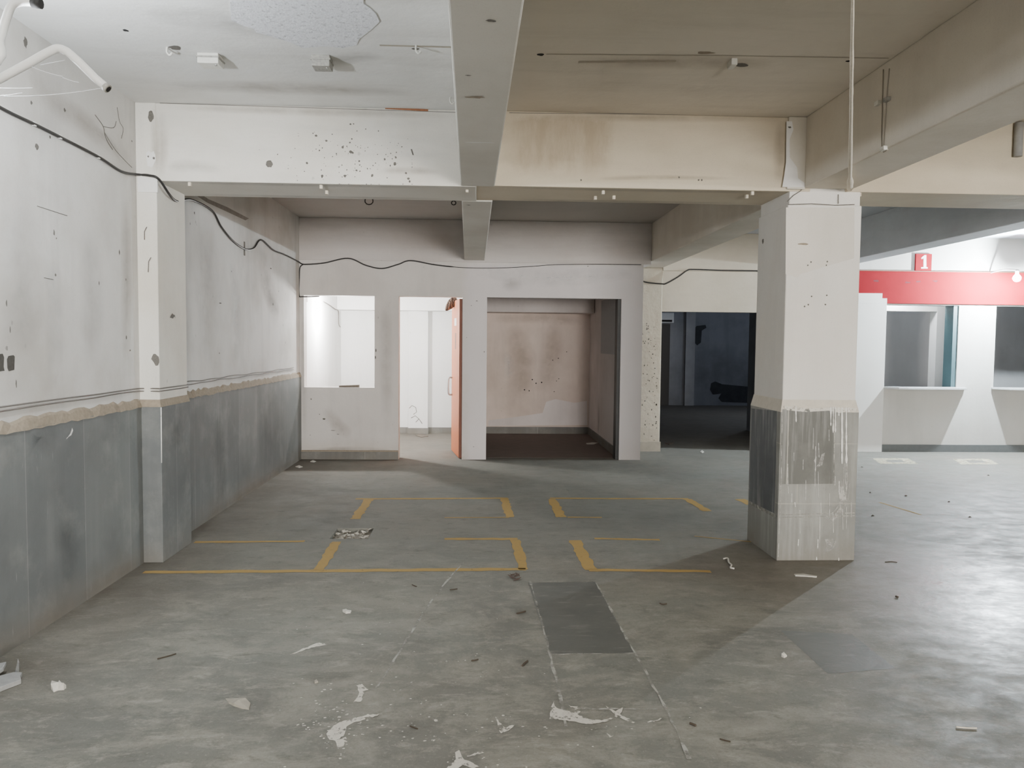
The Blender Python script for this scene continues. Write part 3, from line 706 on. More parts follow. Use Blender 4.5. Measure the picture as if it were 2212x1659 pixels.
for pts, w_ in (([(1829,1000),(1828,1060),(1818,1092),(1800,1116),(1786,1124)], .010), ([(1822,1010),(1821,1060),(1811,1092),(1796,1110)], .006), ([(1835,1040),(1832,1075),(1822,1100)], .006), ([(1806,1165),(1800,1182),(1786,1192)], .014), ([(1776,980),(1770,1000),(1764,1008)], .007), ([(1690,884),(1687,1040),(1681,1203)], .006)):  # last strip paints a pale highlight along the cladding corner
    c_ = curve([ony(*p, yd-.0004) for p in pts], 6); n_ = len(c_); L_ = []; R_ = []
    for i in range(n_):
        t_ = (c_[min(i+1,n_-1)]-c_[max(i-1,0)]).normalized(); sd = Vector((-t_.z,0,t_.x))*w_*.5*rd.uniform(.6,1.3); L_.append(c_[i]+sd); R_.append(c_[i]-sd)
    MB().add(L_+R_, [(i,i+1,n_+i+1,n_+i) for i in range(n_-1)]).build('paint_smear', M['smudge'], colu, 'rubbed streak of white paint and edge highlight')
dr.build('paint_runs', M['drip'], colu, 'white paint runs down the cladding', kind='stuff')
for pl in ([(1690,876),(1720,880),(1760,882),(1790,880),(1852,881),(1851,888),(1838,886),(1815,892),(1790,887),(1740,890),(1700,886)],
           [(1776,980),(1782,978),(1776,1005),(1768,1008)], [(1758,995),(1764,985),(1762,1005)], [(1818,1040),(1829,1080),(1822,1105),(1805,1120),(1785,1134),(1805,1112),(1814,1095),(1812,1060)],
           [(1782,1165),(1802,1162),(1800,1185),(1780,1193),(1786,1178)]):
    MB().add([ony(*p, yd+.0005) for p in pl], [tuple(range(len(pl)))]).build('paint_smear', M['smudge'] if len(pl) in (8, 5, 4, 3) else M['splash'], colu, 'smeared white paint')
def kblob(px, py, r, mat, label='small dark hole', name='wall_chip', side='y', ru=1, rv=1, jag=.35):
    if side == 'y': yblob(px, py, r, mat, label, colu, KY0+.0168, name, ru, rv, jag)
    else: MB().add(blob(onx(px, py, K0+.0168), Y, Z, r*ru, r*rv, 12, jag), [tuple(range(12))]).build(name, mat, colu, label)
for px, py in ((1752,566),(1787,565),(1745,573),(1785,573),(1753,640),(1786,638),(1746,658),(1783,658),(1738,662)): kblob(px, py, .007, M['chip'])
kblob(1648, 521, .022, M['chip'], side='x')
kblob(1735, 527, .02, M['mortar'], 'scraped plaster', ru=2.2, rv=.5)
# older cream paint left above the ragged whitewash line
mb = MB(); q = [(1698,448),(1846,448),(1845,558),(1810,568),(1775,578),(1730,592),(1722,600),(1697,592)]
mb.add([ony(*p, KY0+.0172) for p in q], [tuple(range(len(q)))]).build('old_paint', plaster('older_cream_paint', (.74,.705,.645), (.62,.55,.46), .4, .25, .3, 19.0), colu, 'older cream paint with a ragged lower edge')
mb = MB(); q = [(1699,262),(1711,262),(1714,280),(1706,300),(1706,340),(1722,362),(1724,385),(1738,395),(1738,404),(1690,404),(1694,380),(1698,350)]
mb.add([ony(*p, KY0-.0052) for p in q], [tuple(range(len(q)))]).build('filler_patch', M['chiplight'], colu, 'white filler patch'); 
kp = ony(1706,275,KY0-.006); MB().add(blob(kp, X, Z, .016, .008, 10, .4), [tuple(range(10))]).build('wall_chip', M['chip'], colu, 'small dark hole')
for a, b in (((1700,436),(1740,402)), ((1703,442),(1846,442)), ((1811,420),(1811,440))):
    A, B = ony(*a, KY0+.014), ony(*b, KY0+.014); MB().tube([A, A.lerp(B,.35)+Z*.006, A.lerp(B,.7)-Z*.004, B], .0028, 5).build('crack', M['chip'], colu, 'dark crack in the plaster')

# ------------------------------------------------------------------ partition wall with serving window, doorway and alcove opening
XW0, XW1, XD0, XD1, XA0, XA1, XE = -2.243, -1.339, -1.0285, -.205, .114, 1.872, 2.156
xs = [XLW, XW0, XW1, XD0, XD1, XA0, XA1, XE]; zs = [0, .935, ZO, 2.572]
def solid(i, k):
    if i == 1: return k != 1
    if i in (3, 5): return k == 2
    return True
wb = panel(xs, zs, Y2, Y2b, solid).build('wall_back', M['back'], kind='structure')
beam('beam', (XLW,Y2-.004,2.572), (XG,Y2+.40,ZC), plaster('upper_lilac_plaster', (.64,.60,.58), (.47,.41,.37), .4, -.3, .2, 20.0))
MB().box((XL,Y2-.022,0), (XD0-.002,Y2,.10)).build('baseboard_back', M['skirt'], kind='structure')
MB().box((XLW,Y2-.02,.10), (XD0-.002,Y2-.001,.118)).build('trim_1', M['mortar'], kind='structure')
MB().box((XA1-.042,Y2+.03,0), (XA1+.0005,Y2b+.04,ZO-.001)).build('dark_jamb', M['frame_dark'], wb, 'dark painted jamb of the alcove opening')
mb = MB(); q = [(1002,574),(1200,570),(1385,573),(1385,640),(1002,638)]
for px, py, ru, rv in ((700,905,.03,.02),(640,945,.01,.01),(720,930,.05,.006),(690,895,.01,.01),(672,862,.012,.015),(1030,650,.018,.01),(1018,660,.008,.008),(1046,760,.008,.014),(1008,729,.007,.007),
                       (812,757,.01,.04),(811,772,.012,.03),(1180,552,.01,.006),(1270,575,.012,.008),(1023,965,.01,.006),(670,940,.01,.006),(730,938,.03,.005)):
    yblob(px, py, 1, M['chip'], 'small dark scuff', wb, Y2-.0012, ru=ru*.8, rv=rv*.8)
# small rooms behind it
wr = MB().box((XLW-.1,YR,0), (0.0,YR+.2,ZC)).build('wall_room', M['room'], kind='structure')
MB().box((-1.157,YR-.11,0), (-.83,YR,2.06)).build('pilaster', M['room'], kind='structure', bevel=.004)
MB().box((XLW,Y2+.41,2.05), (-2.285,YR,ZC)).build('wall_lining', M['room'], wl, 'clean white upper wall of the small room')
MB().box((XLW,Y2b,0), (-2.283,YR,2.05)).build('wall_lining', M['room'], wl, 'clean white wall of the small room')
beam('beam', (-2.283,YR-.36,2.045), (0.0,YR,ZC), M['room'])
beam('beam', (.1,YR-.50,2.03), (1.885,YR,ZC), M['alcside'])
MB().box((-2.283,YR-.012,0), (-1.158,YR,.10)).build('baseboard_room', M['skirt'], kind='structure')
MB().box((-.828,YR-.012,0), (-.03,YR,.10)).build('baseboard_room', M['skirt'], kind='structure')
MB().box((-1.17,YR-.122,0), (-.818,YR-.11,.10)).build('baseboard_room', M['skirt'], kind='structure')
MB().box((-.10,Y2b,0), (.10,YR+.2,ZC)).build('wall_partition', M['room'], kind='structure')
wa = MB().box((.1,YR,0), (1.9,YR+.2,ZC)).build('wall_alcove', M['alcove'], kind='structure')
MB().box((.10,YR-.02,0), (1.89,YR,.115)).build('baseboard_alcove', M['skirt'], kind='structure')
ws = MB().box((1.8916,Y2b,0), (XE,YR+.2,ZC)).build('wall_alcove_side', M['alcside'], kind='structure')
MB().box((1.872,Y2b+.05,0), (1.8916,YR-.02,.115)).build('baseboard_alcove_side', M['skirt'], kind='structure')
for px, py in ((1133,842),(1170,826),(1143,844),(1224,760),(1206,774),(1194,778),(1207,818),(1202,823),(1150,820),(1158,828),(1197,846)):
    yblob(px, py, .014 if px < 1180 else .010, M['dark'], 'small dark hole', wa, YR-.0015)
mb = MB(); q = [(1180,868),(1200,862),(1240,870),(1268,866),(1269,918),(1055,920),(1055,908),(1120,900),(1172,892)]
mb.add([ony(*p, YR-.0012) for p in q], [tuple(range(len(q)))]).build('pale_patch', plaster('pale_lilac_patch', (.84,.77,.75), (.62,.55,.52), .5, .3, .3, 22.0), wa, 'paler whitewash patch low on the wall')
A, B = onx(1300,650,1.8905), onx(1329,766,1.8905)
MB().box((1.884,min(A.y,B.y),B.z), (1.8916,max(A.y,B.y),A.z)).build('pale_panel', plain('pale_grey_paint', (.42,.41,.41), .7), ws, 'paler grey rectangle on the side wall')

ay_ = lambda *ps: [ony(*p, YR-.0009) for p in ps]
stain(ay_((1100,700),(1130,780),(1110,880)), .25, Y, M['stain'], wa); stain(ay_((1200,690),(1190,770),(1180,850)), .22, Y, M['stain'], wa)
stain(ay_((1060,690),(1160,685),(1265,695)), .12, Y, M['stain'], wa); stain(ay_((1090,760),(1100,790),(1095,820)), .10, Y, M['palewash'], wa)
stain([onx(*p, 1.8905) for p in ((1292,870),(1293,900),(1292,945))], .12, X, M['stain'], ws)
MB().box((.105,Y2b+.01,-.002), (1.871,YR-.02,.0012)).build('alcove_floor', plain('brown_dusty_floor', (.165,.125,.108), .85, var=.2, scale=7), floor, 'brown dusty floor of the alcove')
wy_ = lambda *ps: [ony(*p, Y2-.0008) for p in ps]
stain(wy_((655,975),(750,970),(855,974)), .04, Y, M['stain'], wb); stain(wy_((660,660),(656,760),(658,960)), .05, Y, M['stain_shade'], wb)
stain(wy_((1010,580),(1180,600),(1370,590)), .13, Y, M['palewash'], wb); stain(wy_((834,650),(834,760),(836,940)), .10, Y, M['stain_shade'], wb)
stain(wy_((700,880),(730,920),(760,940)), .10, Y, M['stain'], wb); stain(wy_((1090,600),(1100,615),(1130,612)), .10, Y, M['stain_shade'], wb)
for i_, pts in enumerate(([(884,882),(890,876),(898,880),(900,890),(893,895)], [(888,903),(897,898),(905,905),(912,915)], [(905,905),(898,912)])):
    MB().tube([ony(*p, YR-.1105) for p in pts], .005, 5).build('scribble', M['chip'], wr, 'dark scrawl on the small room pilaster')
# pillar, header and beam over the dark opening
p3 = MB().box((2.16,10.85,0), (2.61,11.35,ZB+.012)).build('pillar', M['pock'], kind='structure', bevel=.015)
MB().box((2.15,10.835,0), (2.62,11.36,.14)).build('pillar_foot', plain('grimy_plaster', (.42,.385,.32), .9, var=.25, scale=12), p3, 'grimy stone foot')
rk = random.Random(8)
mb = MB()
for _ in range(70): mb.add(blob(ony(rk.uniform(1387,1420), 690+285*rk.random()**.8, 10.8485), X, Z, rk.uniform(.004,.014), rk.uniform(.005,.018), 8, .4, rk), [tuple(range(8))])
mb.build('plaster_pocks', M['chip'], p3, 'dark pock marks in the plaster', kind='stuff')
OX1 = 4.85
xs = [2.155, 2.60, OX1, 5.872, 6.973, 7.53, 8.64, 12.0]; zs = [0, .94, 2.006, 2.137, ZC]
def solid3(i, k):
    if i == 1: return k >= 2
    if i in (3, 5): return k not in (1, 2)
    if i == 0: return True
    return True
w3 = panel(xs, zs, Y3+.09, Y3+.31, lambda i, k: solid3(i, k)).build('wall_ticket', M['ticket'], kind='structure')
beam('beam', (XG1,Y3+.02,2.575), (4.73,Y3+.09,ZC), M['header'])
MB().box((2.612,Y3+.075,2.001), (4.73,Y3+.09,2.575)).build('trim_2', M['header'], kind='structure')
wp = Y3+.09
MB().box((OX1,wp-.02,0), (12.0,wp,.105)).build('baseboard_ticket', plain('dark_grey_skirting', (.085,.09,.09), .6, var=.2), kind='structure')
MB().box((OX1-.3,wp-.05,0), (5.872,wp,2.152)).build('pier', plain('grey_patched_plaster', (.585,.575,.55), .85, var=.06, scale=3), w3, 'grey replastered pier', bevel=.004)
MB().box((OX1-.3,wp-.0495,2.152), (5.872,wp-.0355,2.225)).build('pier', plain('grey_patched_plaster_mid', (.59,.58,.555), .85, var=.06, scale=3), w3, 'grey patch over the fascia edge')
MB().box((OX1-.3,wp-.0495,2.225), (5.80,wp-.0355,2.295)).build('pier', plain('grey_patched_plaster_top', (.60,.59,.56), .85, var=.06, scale=3), w3, 'stepped top of the replastered pier')
MB().box((6.905,wp+.02,.941), (6.972,wp+.225,2.136)).build('dark_jamb', M['teal'], w3, 'dark teal painted window jamb')
# dark store room beyond the opening
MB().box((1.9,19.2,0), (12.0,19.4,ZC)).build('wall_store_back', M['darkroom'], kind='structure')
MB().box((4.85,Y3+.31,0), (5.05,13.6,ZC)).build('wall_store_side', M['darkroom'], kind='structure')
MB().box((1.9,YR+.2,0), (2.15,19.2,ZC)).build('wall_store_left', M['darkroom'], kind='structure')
yd2 = 19.2
def darkpoly(pxs, mat, name, label, y=yd2-.012):
    mb = MB(); P = [ony(*p, y) for p in pxs]; mb.add(P, [tuple(range(len(P)))]).build(name, mat, bpy.data.objects['wall_store_back'], label)
pk = plain('peeled_black_patch', (.045,.047,.052), .9, var=.4, scale=8)
darkpoly([(1495,715),(1505,704),(1524,702),(1526,708),(1516,714),(1514,740),(1506,746),(1498,738),(1500,724)], pk, 'peeled_patch', 'dark peeled patch high on the wall')
darkpoly([(1536,828),(1545,824),(1560,830),(1625,836),(1625,870),(1560,868),(1552,860),(1558,850),(1540,852),(1534,842)], pk, 'peeled_patch', 'long dark peeled patch low on the wall')
MB().box((ony(1480,700,yd2).x,yd2-.10,0), (ony(1500,700,yd2).x,yd2,ZC)).build('pilaster', plain('dim_blue_plaster', (.33,.335,.35), .9, var=.2, scale=4), kind='structure')

d0, d1 = ony(1424,700,yd2), ony(1443,878,yd2)
MB().box((d0.x,yd2-.06,0), (d1.x,yd2-.002,d0.z)).build('door_2', plain('black_brown_door', (.03,.026,.024), .6), kind='structure')
a_, b_ = ony(1425,675,yd2-.2), ony(1456,698,yd2-.2)
ub = MB().box((a_.x,yd2-.2,b_.z), (b_.x,yd2-.001,a_.z)).build('wall_box', plain('dusty_white_casing', (.62,.64,.66), .6), None, 'pale box high on the wall above the dark door in the dark store room', 'box', at=((a_.x+b_.x)/2,yd2,b_.z), bevel=.02)
MB().box((a_.x+.05,yd2-.206,b_.z+.03), (b_.x-.05,yd2-.2,b_.z+.08)).build('louvre', M['dark'], ub, 'dark louvre slot')
# ticket booth interiors
MB().box((5.05,13.4,0), (12.0,13.6,ZC)).build('wall_booth', plaster('booth_grey_plaster', (.52,.525,.535), (.42,.42,.42), .4, .2, .1, 24.0), kind='structure')
bx_ = ony(2022,740,Y3+.60).x
MB().box((bx_,Y3+.60,0), (7.36,Y3+.78,ZC)).build('wall_booth_partition', M['room'], kind='structure')
zl = ony(1950,672,Y3+.60).z
MB().box((5.05,Y3+.602,zl), (bx_,Y3+.80,ZC)).build('trim_3', M['room'], kind='structure')

# red fascia with lettering worn off, number plate, counters
mb = MB().box((OX1-.3,wp-.035,2.153), (9.2,wp-.001,2.616))
fas = mb.build('fascia_board', M['red'], None, 'long faded red fascia board above the ticket windows', 'sign board', at=(7,wp,2.153), bevel=.003)
MB().box((OX1-.3,wp-.05,2.612), (9.2,wp-.001,2.624)).build('top_trim', M['brownedge'], fas, 'dark top edge')
for px, py, ru, rv in ((1893,607,.05,.02),(1960,610,.06,.018),(1985,608,.05,.02),(2020,607,.06,.02)):
    MB().add(blob(ony(px, py, wp-.0362), X, Z, ru, rv, 12, .6), [tuple(range(12))]).build('scuff', plain('worn_red_scuff', (.10,.012,.016), .9, var=.3, scale=30), fas, 'dark scuff where lettering wore off')
A, B = ony(1979,548,wp-.03), ony(2012,584,wp-.03)
sign = MB().box((A.x,wp-.03,2.626), (B.x,wp-.002,A.z)).build('number_sign', M['red'], None, 'small square red sign with a white number 1 above the fascia', 'sign', at=((A.x+B.x)/2,wp,2.626))
one = [(1990,557),(1997,551),(2001,551),(2001,577),(2004,577),(2004,580),(1990,580),(1990,577),(1995,577),(1995,558),(1991,560)]
MB().prism([ony(*p, wp-.0335) for p in one], (0,1,0), .003).build('numeral', M['white'], sign, 'white numeral 1')
def counter(xa, xb, label):
    n = 10; pts = [(xa,wp+.2),(xa,wp)]
    for i in range(n+1):
        t = i/n; pts.append((xa+.0+(xb-xa)*t, wp-.24*(1-abs(2*t-1)**10)-.03))
    pts += [(xb,wp-.0)]
    pts = [(x, min(y, wp-.001)) for x, y in pts[1:]]
    mb = MB().prism([Vector((x,y,.925)) for x,y in pts], (0,0,1), .028)
    return mb.build('ticket_counter', M['granite'], None, label, 'counter', 'counter slabs under the ticket windows', at=((xa+xb)/2,wp,.925), bevel=.004)
counter(5.862, 7.10, 'pale polished counter slab of the ticket window under number 1')
counter(7.50, 8.75, 'pale polished counter slab of the ticket window nearest the bright lamp')

# front conduit stub on the cross beam at the right
A, B = ony(2190,266,Y1), ony(2207,339,Y1)
MB().tube([Vector(((A.x+B.x)/2,Y1-.0078,B.z)), Vector(((A.x+B.x)/2,Y1-.0078,A.z))], .028, 16).build('conduit_stub', M['board'], None, 'short thick grey pipe stub fixed upright on the right cross beam', 'pipe', at=((A.x+B.x)/2,Y1,A.z))

# hall shell out of the photo, needed for bounced light
MB().box((12.0,-12.5,0), (12.2,19.4,ZC)).build('wall_right', M['hall'], kind='structure')
MB().box((-2.6,-12.7,0), (12.2,-12.5,ZC)).build('wall_front', M['hall'], kind='structure')

# ------------------------------------------------------------------ orange door, ajar into the small room
hx, hy = XD1-.004, Y2+.05
far = onz(979,972); far.z = 0
dirv = Vector((far.x-hx, far.y-hy, 0)).normalized(); dw = .80; nrm = Vector((-dirv.y, dirv.x, 0))    # towards the lit side
root = empty('door_1', (hx,hy,0), None, None); root['kind'] = 'structure'; root['label'] = 'orange laminate door standing ajar into the bright small room'
def dpt(u, w, z): return Vector((hx,hy,0))+dirv*u+nrm*w+Vector((0,0,z))
def dbox(u0, u1, w0, w1, z0, z1):
    return MB().hexa([dpt(u0,w0,z0),dpt(u1,w0,z0),dpt(u1,w1,z0),dpt(u0,w1,z0)], [dpt(u0,w0,z1),dpt(u1,w0,z1),dpt(u1,w1,z1),dpt(u0,w1,z1)])
dbox(.0, dw, 0, .035, .012, 2.10).build('door_leaf', M['orange'], root)
dbox(-.012, .0, -.005, .037, .012, 2.10).build('hinge_edge', M['brownedge'], root, 'dark brown hinge edge')
dbox(.34, .44, .035, .037, 1.44, 1.66).build('vision_slot', plain('slot_brown', (.16,.06,.03), .4), root, 'narrow pale vision slot')  # dark brown, to stand out from the orange leaf
dbox(.30, .50, .035, .0375, 1.76, 1.86).build('label_plate', M['white'], root, 'small white plate')
hd = MB(); hd.tube(curve([dpt(.74,.035,.80),dpt(.74,.085,.82),dpt(.74,.085,1.02),dpt(.74,.035,1.04)]), .012, 8); hd.build('door_handle', M['metal'], root, 'pale pull handle')
# bundle over the corner of the door
bc = ony(974,657,Y2+.60); ax = (ony(984,645,Y2+.60)-ony(963,670,Y2+.60))
bm = bmesh.new(); bmesh.ops.create_icosphere(bm, subdivisions=3, radius=1)
q = ax.normalized(); s2 = Vector((0,1,0)); s3 = q.cross(s2)
me = bpy.data.meshes.new('cloth_bundle')
from mathutils import noise as mnoise
for v in bm.verts:
    t = (v.co.x+1)/2; k = .062*(1.15-.5*(1-t))*(1+.16*mnoise.noise(v.co*3.1))
    v.co = q*(v.co.x*ax.length*.56)+s2*v.co.y*k+s3*v.co.z*k
bm.to_mesh(me); bm.free(); me.materials.append(M['nest'])
for p in me.polygons: p.use_smooth = True
bo = bpy.data.objects.new('cloth_bundle', me); col.objects.link(bo); bo.location = bc
props(bo, 'mottled brown bundle wedged at the top of the orange door', 'bundle')
# wood offcut on the serving window sill
A, B = ony(733,836,Y2+.06), ony(775,833,Y2+.06)
mb = MB(); mb.hexa([(A.x,Y2+.03,.935),(B.x,Y2+.05,.935),(B.x,Y2+.13,.935),(A.x,Y2+.11,.935)], [(A.x,Y2+.03,.957),(B.x,Y2+.05,.967),(B.x,Y2+.13,.967),(A.x,Y2+.11,.957)])
mb.build('wood_offcut', M['wood'], None, 'short weathered wood offcut lying on the serving window sill', 'wood', at=(A.x,Y2+.03,.935), bevel=.002)

# ------------------------------------------------------------------ cables
def cable(name, pts, r, mat, label, cat, seg=7, sub=7, clips=(), clipmat=None, thin=None):
    c = curve(pts, sub)
    if thin: r = [r if (q.x < thin or q.y < Y2-.5) else r*.5 for q in c]
    mb = MB().tube(c, r, seg); k = c[0]
    o = mb.build(name, mat, None, label, cat, at=k)
    for q, s_ in clips:
        MB().box((q.x-s_[0], q.y-s_[1], q.z-s_[2]), (q.x+s_[0], q.y+s_[1], q.z+s_[2])).build('cable_clip', clipmat or M['white'], o, 'small white cable clip')
    return o
xw = XLW+.012
lw = [onx(*p, xw) for p in ((-140,150),(0,232),(74,268),(130,296),(213,339),(262,370))]
pl = [ony(298,377,Y1+.004), ony(322,379,Y1-.004), ony(344,388,Y1+.004)]
side = [onx(378,433,XP-.003)]
rear = [onx(*p, xw) for p in ((412,431),(458,455),(478,490),(505,522),(530,538),(548,536),(564,518),(590,540),(615,550))] + [Vector((xw, Y2-.10, onx(640,563,xw).z)), Vector((xw+.012, Y2-.016, onx(648,569,xw).z))]
bk = [ony(*p, Y2-.010) for p in ((660,571),(700,568),(752,558),(790,573),(825,580),(860,571),(887,563),(940,572),(1000,578),(1070,579),(1140,576),(1195,572),(1260,571),(1322,571),(1386,572))]
clips = [(q, (.006,.010,.010)) for q in (onx(74,268,XLW+.012), onx(130,296,XLW+.012), onx(213,339,XLW+.012))]
cable('black_cable', lw+pl+side+rear+bk, .0085, M['cable'], 'long black cable draped along the upper wall and over the partition', 'cable', clips=clips, thin=-.35)
dn = [ony(655,571,Y2-.012), ony(648,578,Y2-.010), ony(646.5,600,Y2-.008), ony(646,637,Y2-.008), ony(655,641,Y2-.006), ony(690,640,Y2+.02)]
cable('drop_cable', dn, .0075, M['cable'], 'thin black cable dropping down the corner beside the serving window', 'cable')
rc = [ony(*p, Y3+.0) for p in ((1389,607),(1400,610),(1430,613),(1440,612),(1465,598),(1485,584),(1500,582),(1560,584),(1632,585),(1700,586))]
rc = [q+Y*.021 if q.x > 2.62 else q+Y*.035 for q in rc]
cable('black_cable', [q-Y*.012 for q in rc], .010, M['cable'], 'black cable looped over the beige header beside the pillar', 'cable')
iw = [onx(700,652,-2.27), onx(713,660,-2.27), onx(724,668,-2.27), ony(731,673,YR-.37), ony(732,700,YR-.37), ony(736,707,YR-.37)]
cable('hanging_wire', iw, .008, M['wire'], 'grey wire hanging in the corner of the bright small room', 'wire')
# twin thin wires clipped above the dado
def ledgewire(z, label, r):
    pts = []; n = 40; rz = random.Random(int(z*1000))
    ya, yb = 1.0, Y1+.0
    seq = [Vector((XLW+.008, ya+(yb-ya)*i/14, z+rz.uniform(-.006,.006))) for i in range(14)]
    seq += [Vector((XLW+.01,Y1+.002,z)), Vector((XP-.02,Y1+.004,z)), Vector((XP-.004,Y1+.03,z)), Vector((XP-.004,Y1b-.05,z)), Vector((XLW+.008,Y1b,z))]
    seq += [Vector((XLW+.008, Y1b+.1+(Y2-.2-Y1b)*i/16, z+rz.uniform(-.006,.006))) for i in range(1, 16)]
    return cable('thin_wire', seq, r, M['wire'], label, 'wire', sub=3, seg=5)
ledgewire(onx(40,874,XLW).z, 'thin grey wire clipped above the stone dado, upper of two', .0045)
ledgewire(onx(40,882,XLW).z, 'thin grey wire clipped above the stone dado, lower of two', .004)
# dusty rope from the column head to the middle beam
r0_, r1_ = ony(1836,407,KY0-.03), ony(1842,0,2.38)
rp_ = [r0_.lerp(r1_, i/24) for i in range(25)]; e_ = r1_ + (r1_-r0_)*.62
rads = [.018+.006*random.random() if i < 3 else .0125-.008*i/24+.002*random.random() for i in range(25)]
mb = MB().tube(rp_+[e_], rads+[.0035], 7)
mb.build('rope', M['rope'], None, 'dusty white rope stretched up from the head of the column', 'rope', at=r0_)
# thin conduits and clips on the side of the girder
gx = XG-.003
def gwire(pts, label):
    return cable('thin_wire', [onx(*p, gx) for p in pts], .003, M['pvcdim'], label, 'wire', seg=5, sub=3)
gwire(((1921,148),(1917,190),(1912,260),(1908,322)), 'thin brown wire down the girder side, nearer the camera')
gwire(((1908,150),(1906,222),(1905,321),(1918,323)), 'thin brown wire down the girder side, nearer the column')
for px, py, lb in ((1900,223,'white broken clip on the girder side'),(1920,215,'dark rusty clip on the girder side'),(1913,321,'small clip at the lower edge of the girder')):
    c = onx(px, py, XG); mt = M['boxgrey'] if 'dark' in lb else M['box']
    MB().box((XG-.022,c.y-.022,c.z-.012), (XG+.001,c.y+.022,c.z+.012)).build('wire_clip', mt, None, lb, 'clip', at=c, bevel=.003)

# ------------------------------------------------------------------ junction boxes and clips on the ceiling, clips under the beam
def cbox(px, py, sx, sy, h, mat, label, name='junction_box', cat='junction box', cover=True):
    c = onz(px, py, ZC)
    o = MB().box((c.x-sx/2,c.y-sy/2,ZC-h), (c.x+sx/2,c.y+sy/2,ZC+.001)).build(name, mat, None, label, cat, at=c, bevel=.004)
    if cover:
        MB().box((c.x-sx/2-.004,c.y-sy/2-.004,ZC-h*.45), (c.x+sx/2+.004,c.y+sy/2+.004,ZC-h*.30)).build('cover_rim', M['boxgrey'], o, 'dirty rim')
        MB().tube([c+Vector((sx*.3,-sy*.2,-h-.004)), c+Vector((sx*.3,-sy*.2,-h+.004))], .006, 8).build('screw', M['metal'], o, 'screw head')
    return o
cbox(455,121,.115,.10,.055,M['box'],'white square junction box on the bright left half of the ceiling')
cbox(696,125,.10,.10,.06,M['boxgrey'],'dirty grey junction box beside the blistered ceiling patch')
cbox(1582,131,.035,.08,.035,M['box'],'small white terminal box on the shaded right half of the ceiling', cover=False)
for px, py, lb in ((904,98,'small white hook on the ceiling left of the middle beam'),(366,102,'broken white ring hook on the bright left ceiling'),(977,210,'small white clip beside the middle beam')):
    c = onz(px, py, ZC)
    pts = [c+Vector((-.012,0,.002)), c+Vector((-.014,0,-.025)), c+Vector((0,0,-.042)), c+Vector((.014,0,-.028))]
    MB().tube(curve(pts, 4), .006, 7).build('ceiling_hook', M['box'], None, lb, 'hook', at=c)
for px, py, r_, lb in ((797,432,.045,'dark wire loop hanging from the rear ceiling just behind the cross beam'),(980,440,.025,'small dark hook on the rear ceiling left of the middle beam')):
    c = onz(px, py-6, ZC); n_ = 10
    MB().tube([c+Vector((math.cos(a)*r_,0,-r_*.9+math.sin(a)*r_*.9)) for a in (math.pi/2+2*math.pi*i/n_ for i in range(n_+1))], .006, 6, False).build('wire_loop', M['cable'], None, lb, 'wire', at=c)
zc_ = ZB-.006
uc = [((410,394),'first from the pilaster'),((694,400),'upper of the left pair'),((706,412),'lower of the left pair'),((1009,408),'below the middle beam'),((1303,412),'topmost of a trio'),
      ((1286,424),'left of a trio'),((1326,423),'right of a trio'),((1630,411),'beside the column head'),((1613,421),'lower one near the column head'),((1871,411),'right of the column')]
for (px, py), lb in uc:
    zz = ZB-.008 if px < 1000 else (ZB if px < 1700 else ZB+.004)
    c = onz(px, py, zz); c.y = min(max(c.y, Y1+.05), Y1b-.03)
    MB().box((c.x-.010,c.y-.012,zz-.026), (c.x+.010,c.y+.012,zz+.0005)).build('cable_clip', M['rope'], None, 'small cream plug under the cross beam, '+lb, 'clip', 'cream plugs under the cross beam', at=c, bevel=.003)

# ------------------------------------------------------------------ bent conduit pipes and cobweb beside the left lamp
D = 2.62
pp_ = [ony(*p, D) for p in ((-440,395),(-60,202),(60,138),(108,111),(128,105),(146,112),(170,133),(205,168),(232,191))]
pp_[0] = Vector((XLW-.005, D, pp_[0].z))
pipe_pts = [pp_[0], pp_[1], pp_[2]] + curve(pp_[2:6], 6)[1:] + pp_[6:]
e0, e1 = pipe_pts[-2], pipe_pts[-1]
pr = MB().tube(pipe_pts, .0135, 14).build('bent_conduit', M['pvc'], None, 'white bent plastic conduit reaching out from the left wall under the ceiling', 'pipe', at=pp_[0])
td = (e1-e0).normalized()
MB().tube([e1-td*.01, e1+td*.004], .0145, 14).build('pipe_collar', M['boxgrey'], pr, 'dark open pipe mouth')
MB().tube([e1+td*.0035, e1+td*.0052], .010, 14).build('pipe_bore', M['dark'], pr, 'dark bore of the pipe')
D2 = 2.9
p2 = [ony(*p, D2) for p in ((-30,150),(0,85),(12,45),(24,14),(40,5),(58,4),(72,6))]; 
p2c = [Vector((XLW-.005, D2, p2[0].z-.22))] + p2
MB().tube(curve(p2c, 5), .0145, 12).build('bent_conduit', M['pvc'], None, 'short white hooked conduit in the upper left corner with a dark end', 'pipe', at=p2c[0])
lastp = bpy.data.objects['bent_conduit.001']
t2 = (p2[-1]-p2[-2]).normalized(); MB().tube([p2[-1]-t2*.004, p2[-1]+t2*.028], .018, 10).build('end_cap', M['dark'], lastp, 'dark end clamp')
LAMP = Vector((-1.93, 2.98, 2.48))
wbm = MB(); e = e1
for a, b, sag in ((ony(222,190,D), LAMP+Vector((.02,-.02,-.05)), .02), (ony(140,130,D), ony(88,140,2.7), .0), (ony(135,165,D), ony(60,140,D), .004), (ony(135,167,D), ony(170,178,D), .002),
                  (LAMP+Vector((.05,0,-.02)), ony(70,190,D), .004), (LAMP+Vector((.04,0,-.06)), ony(48,201,D), .004)):
    n = 8; wbm.tube([a.lerp(b, i/n)-Z*sag*4*(i/n)*(1-i/n) for i in range(n+1)], .0011, 4, False)
wbm.build('cobweb', M['web'], None, 'fine cobweb strands between the bent conduit and the left lamp', 'cobweb', at=e1, kind='stuff')

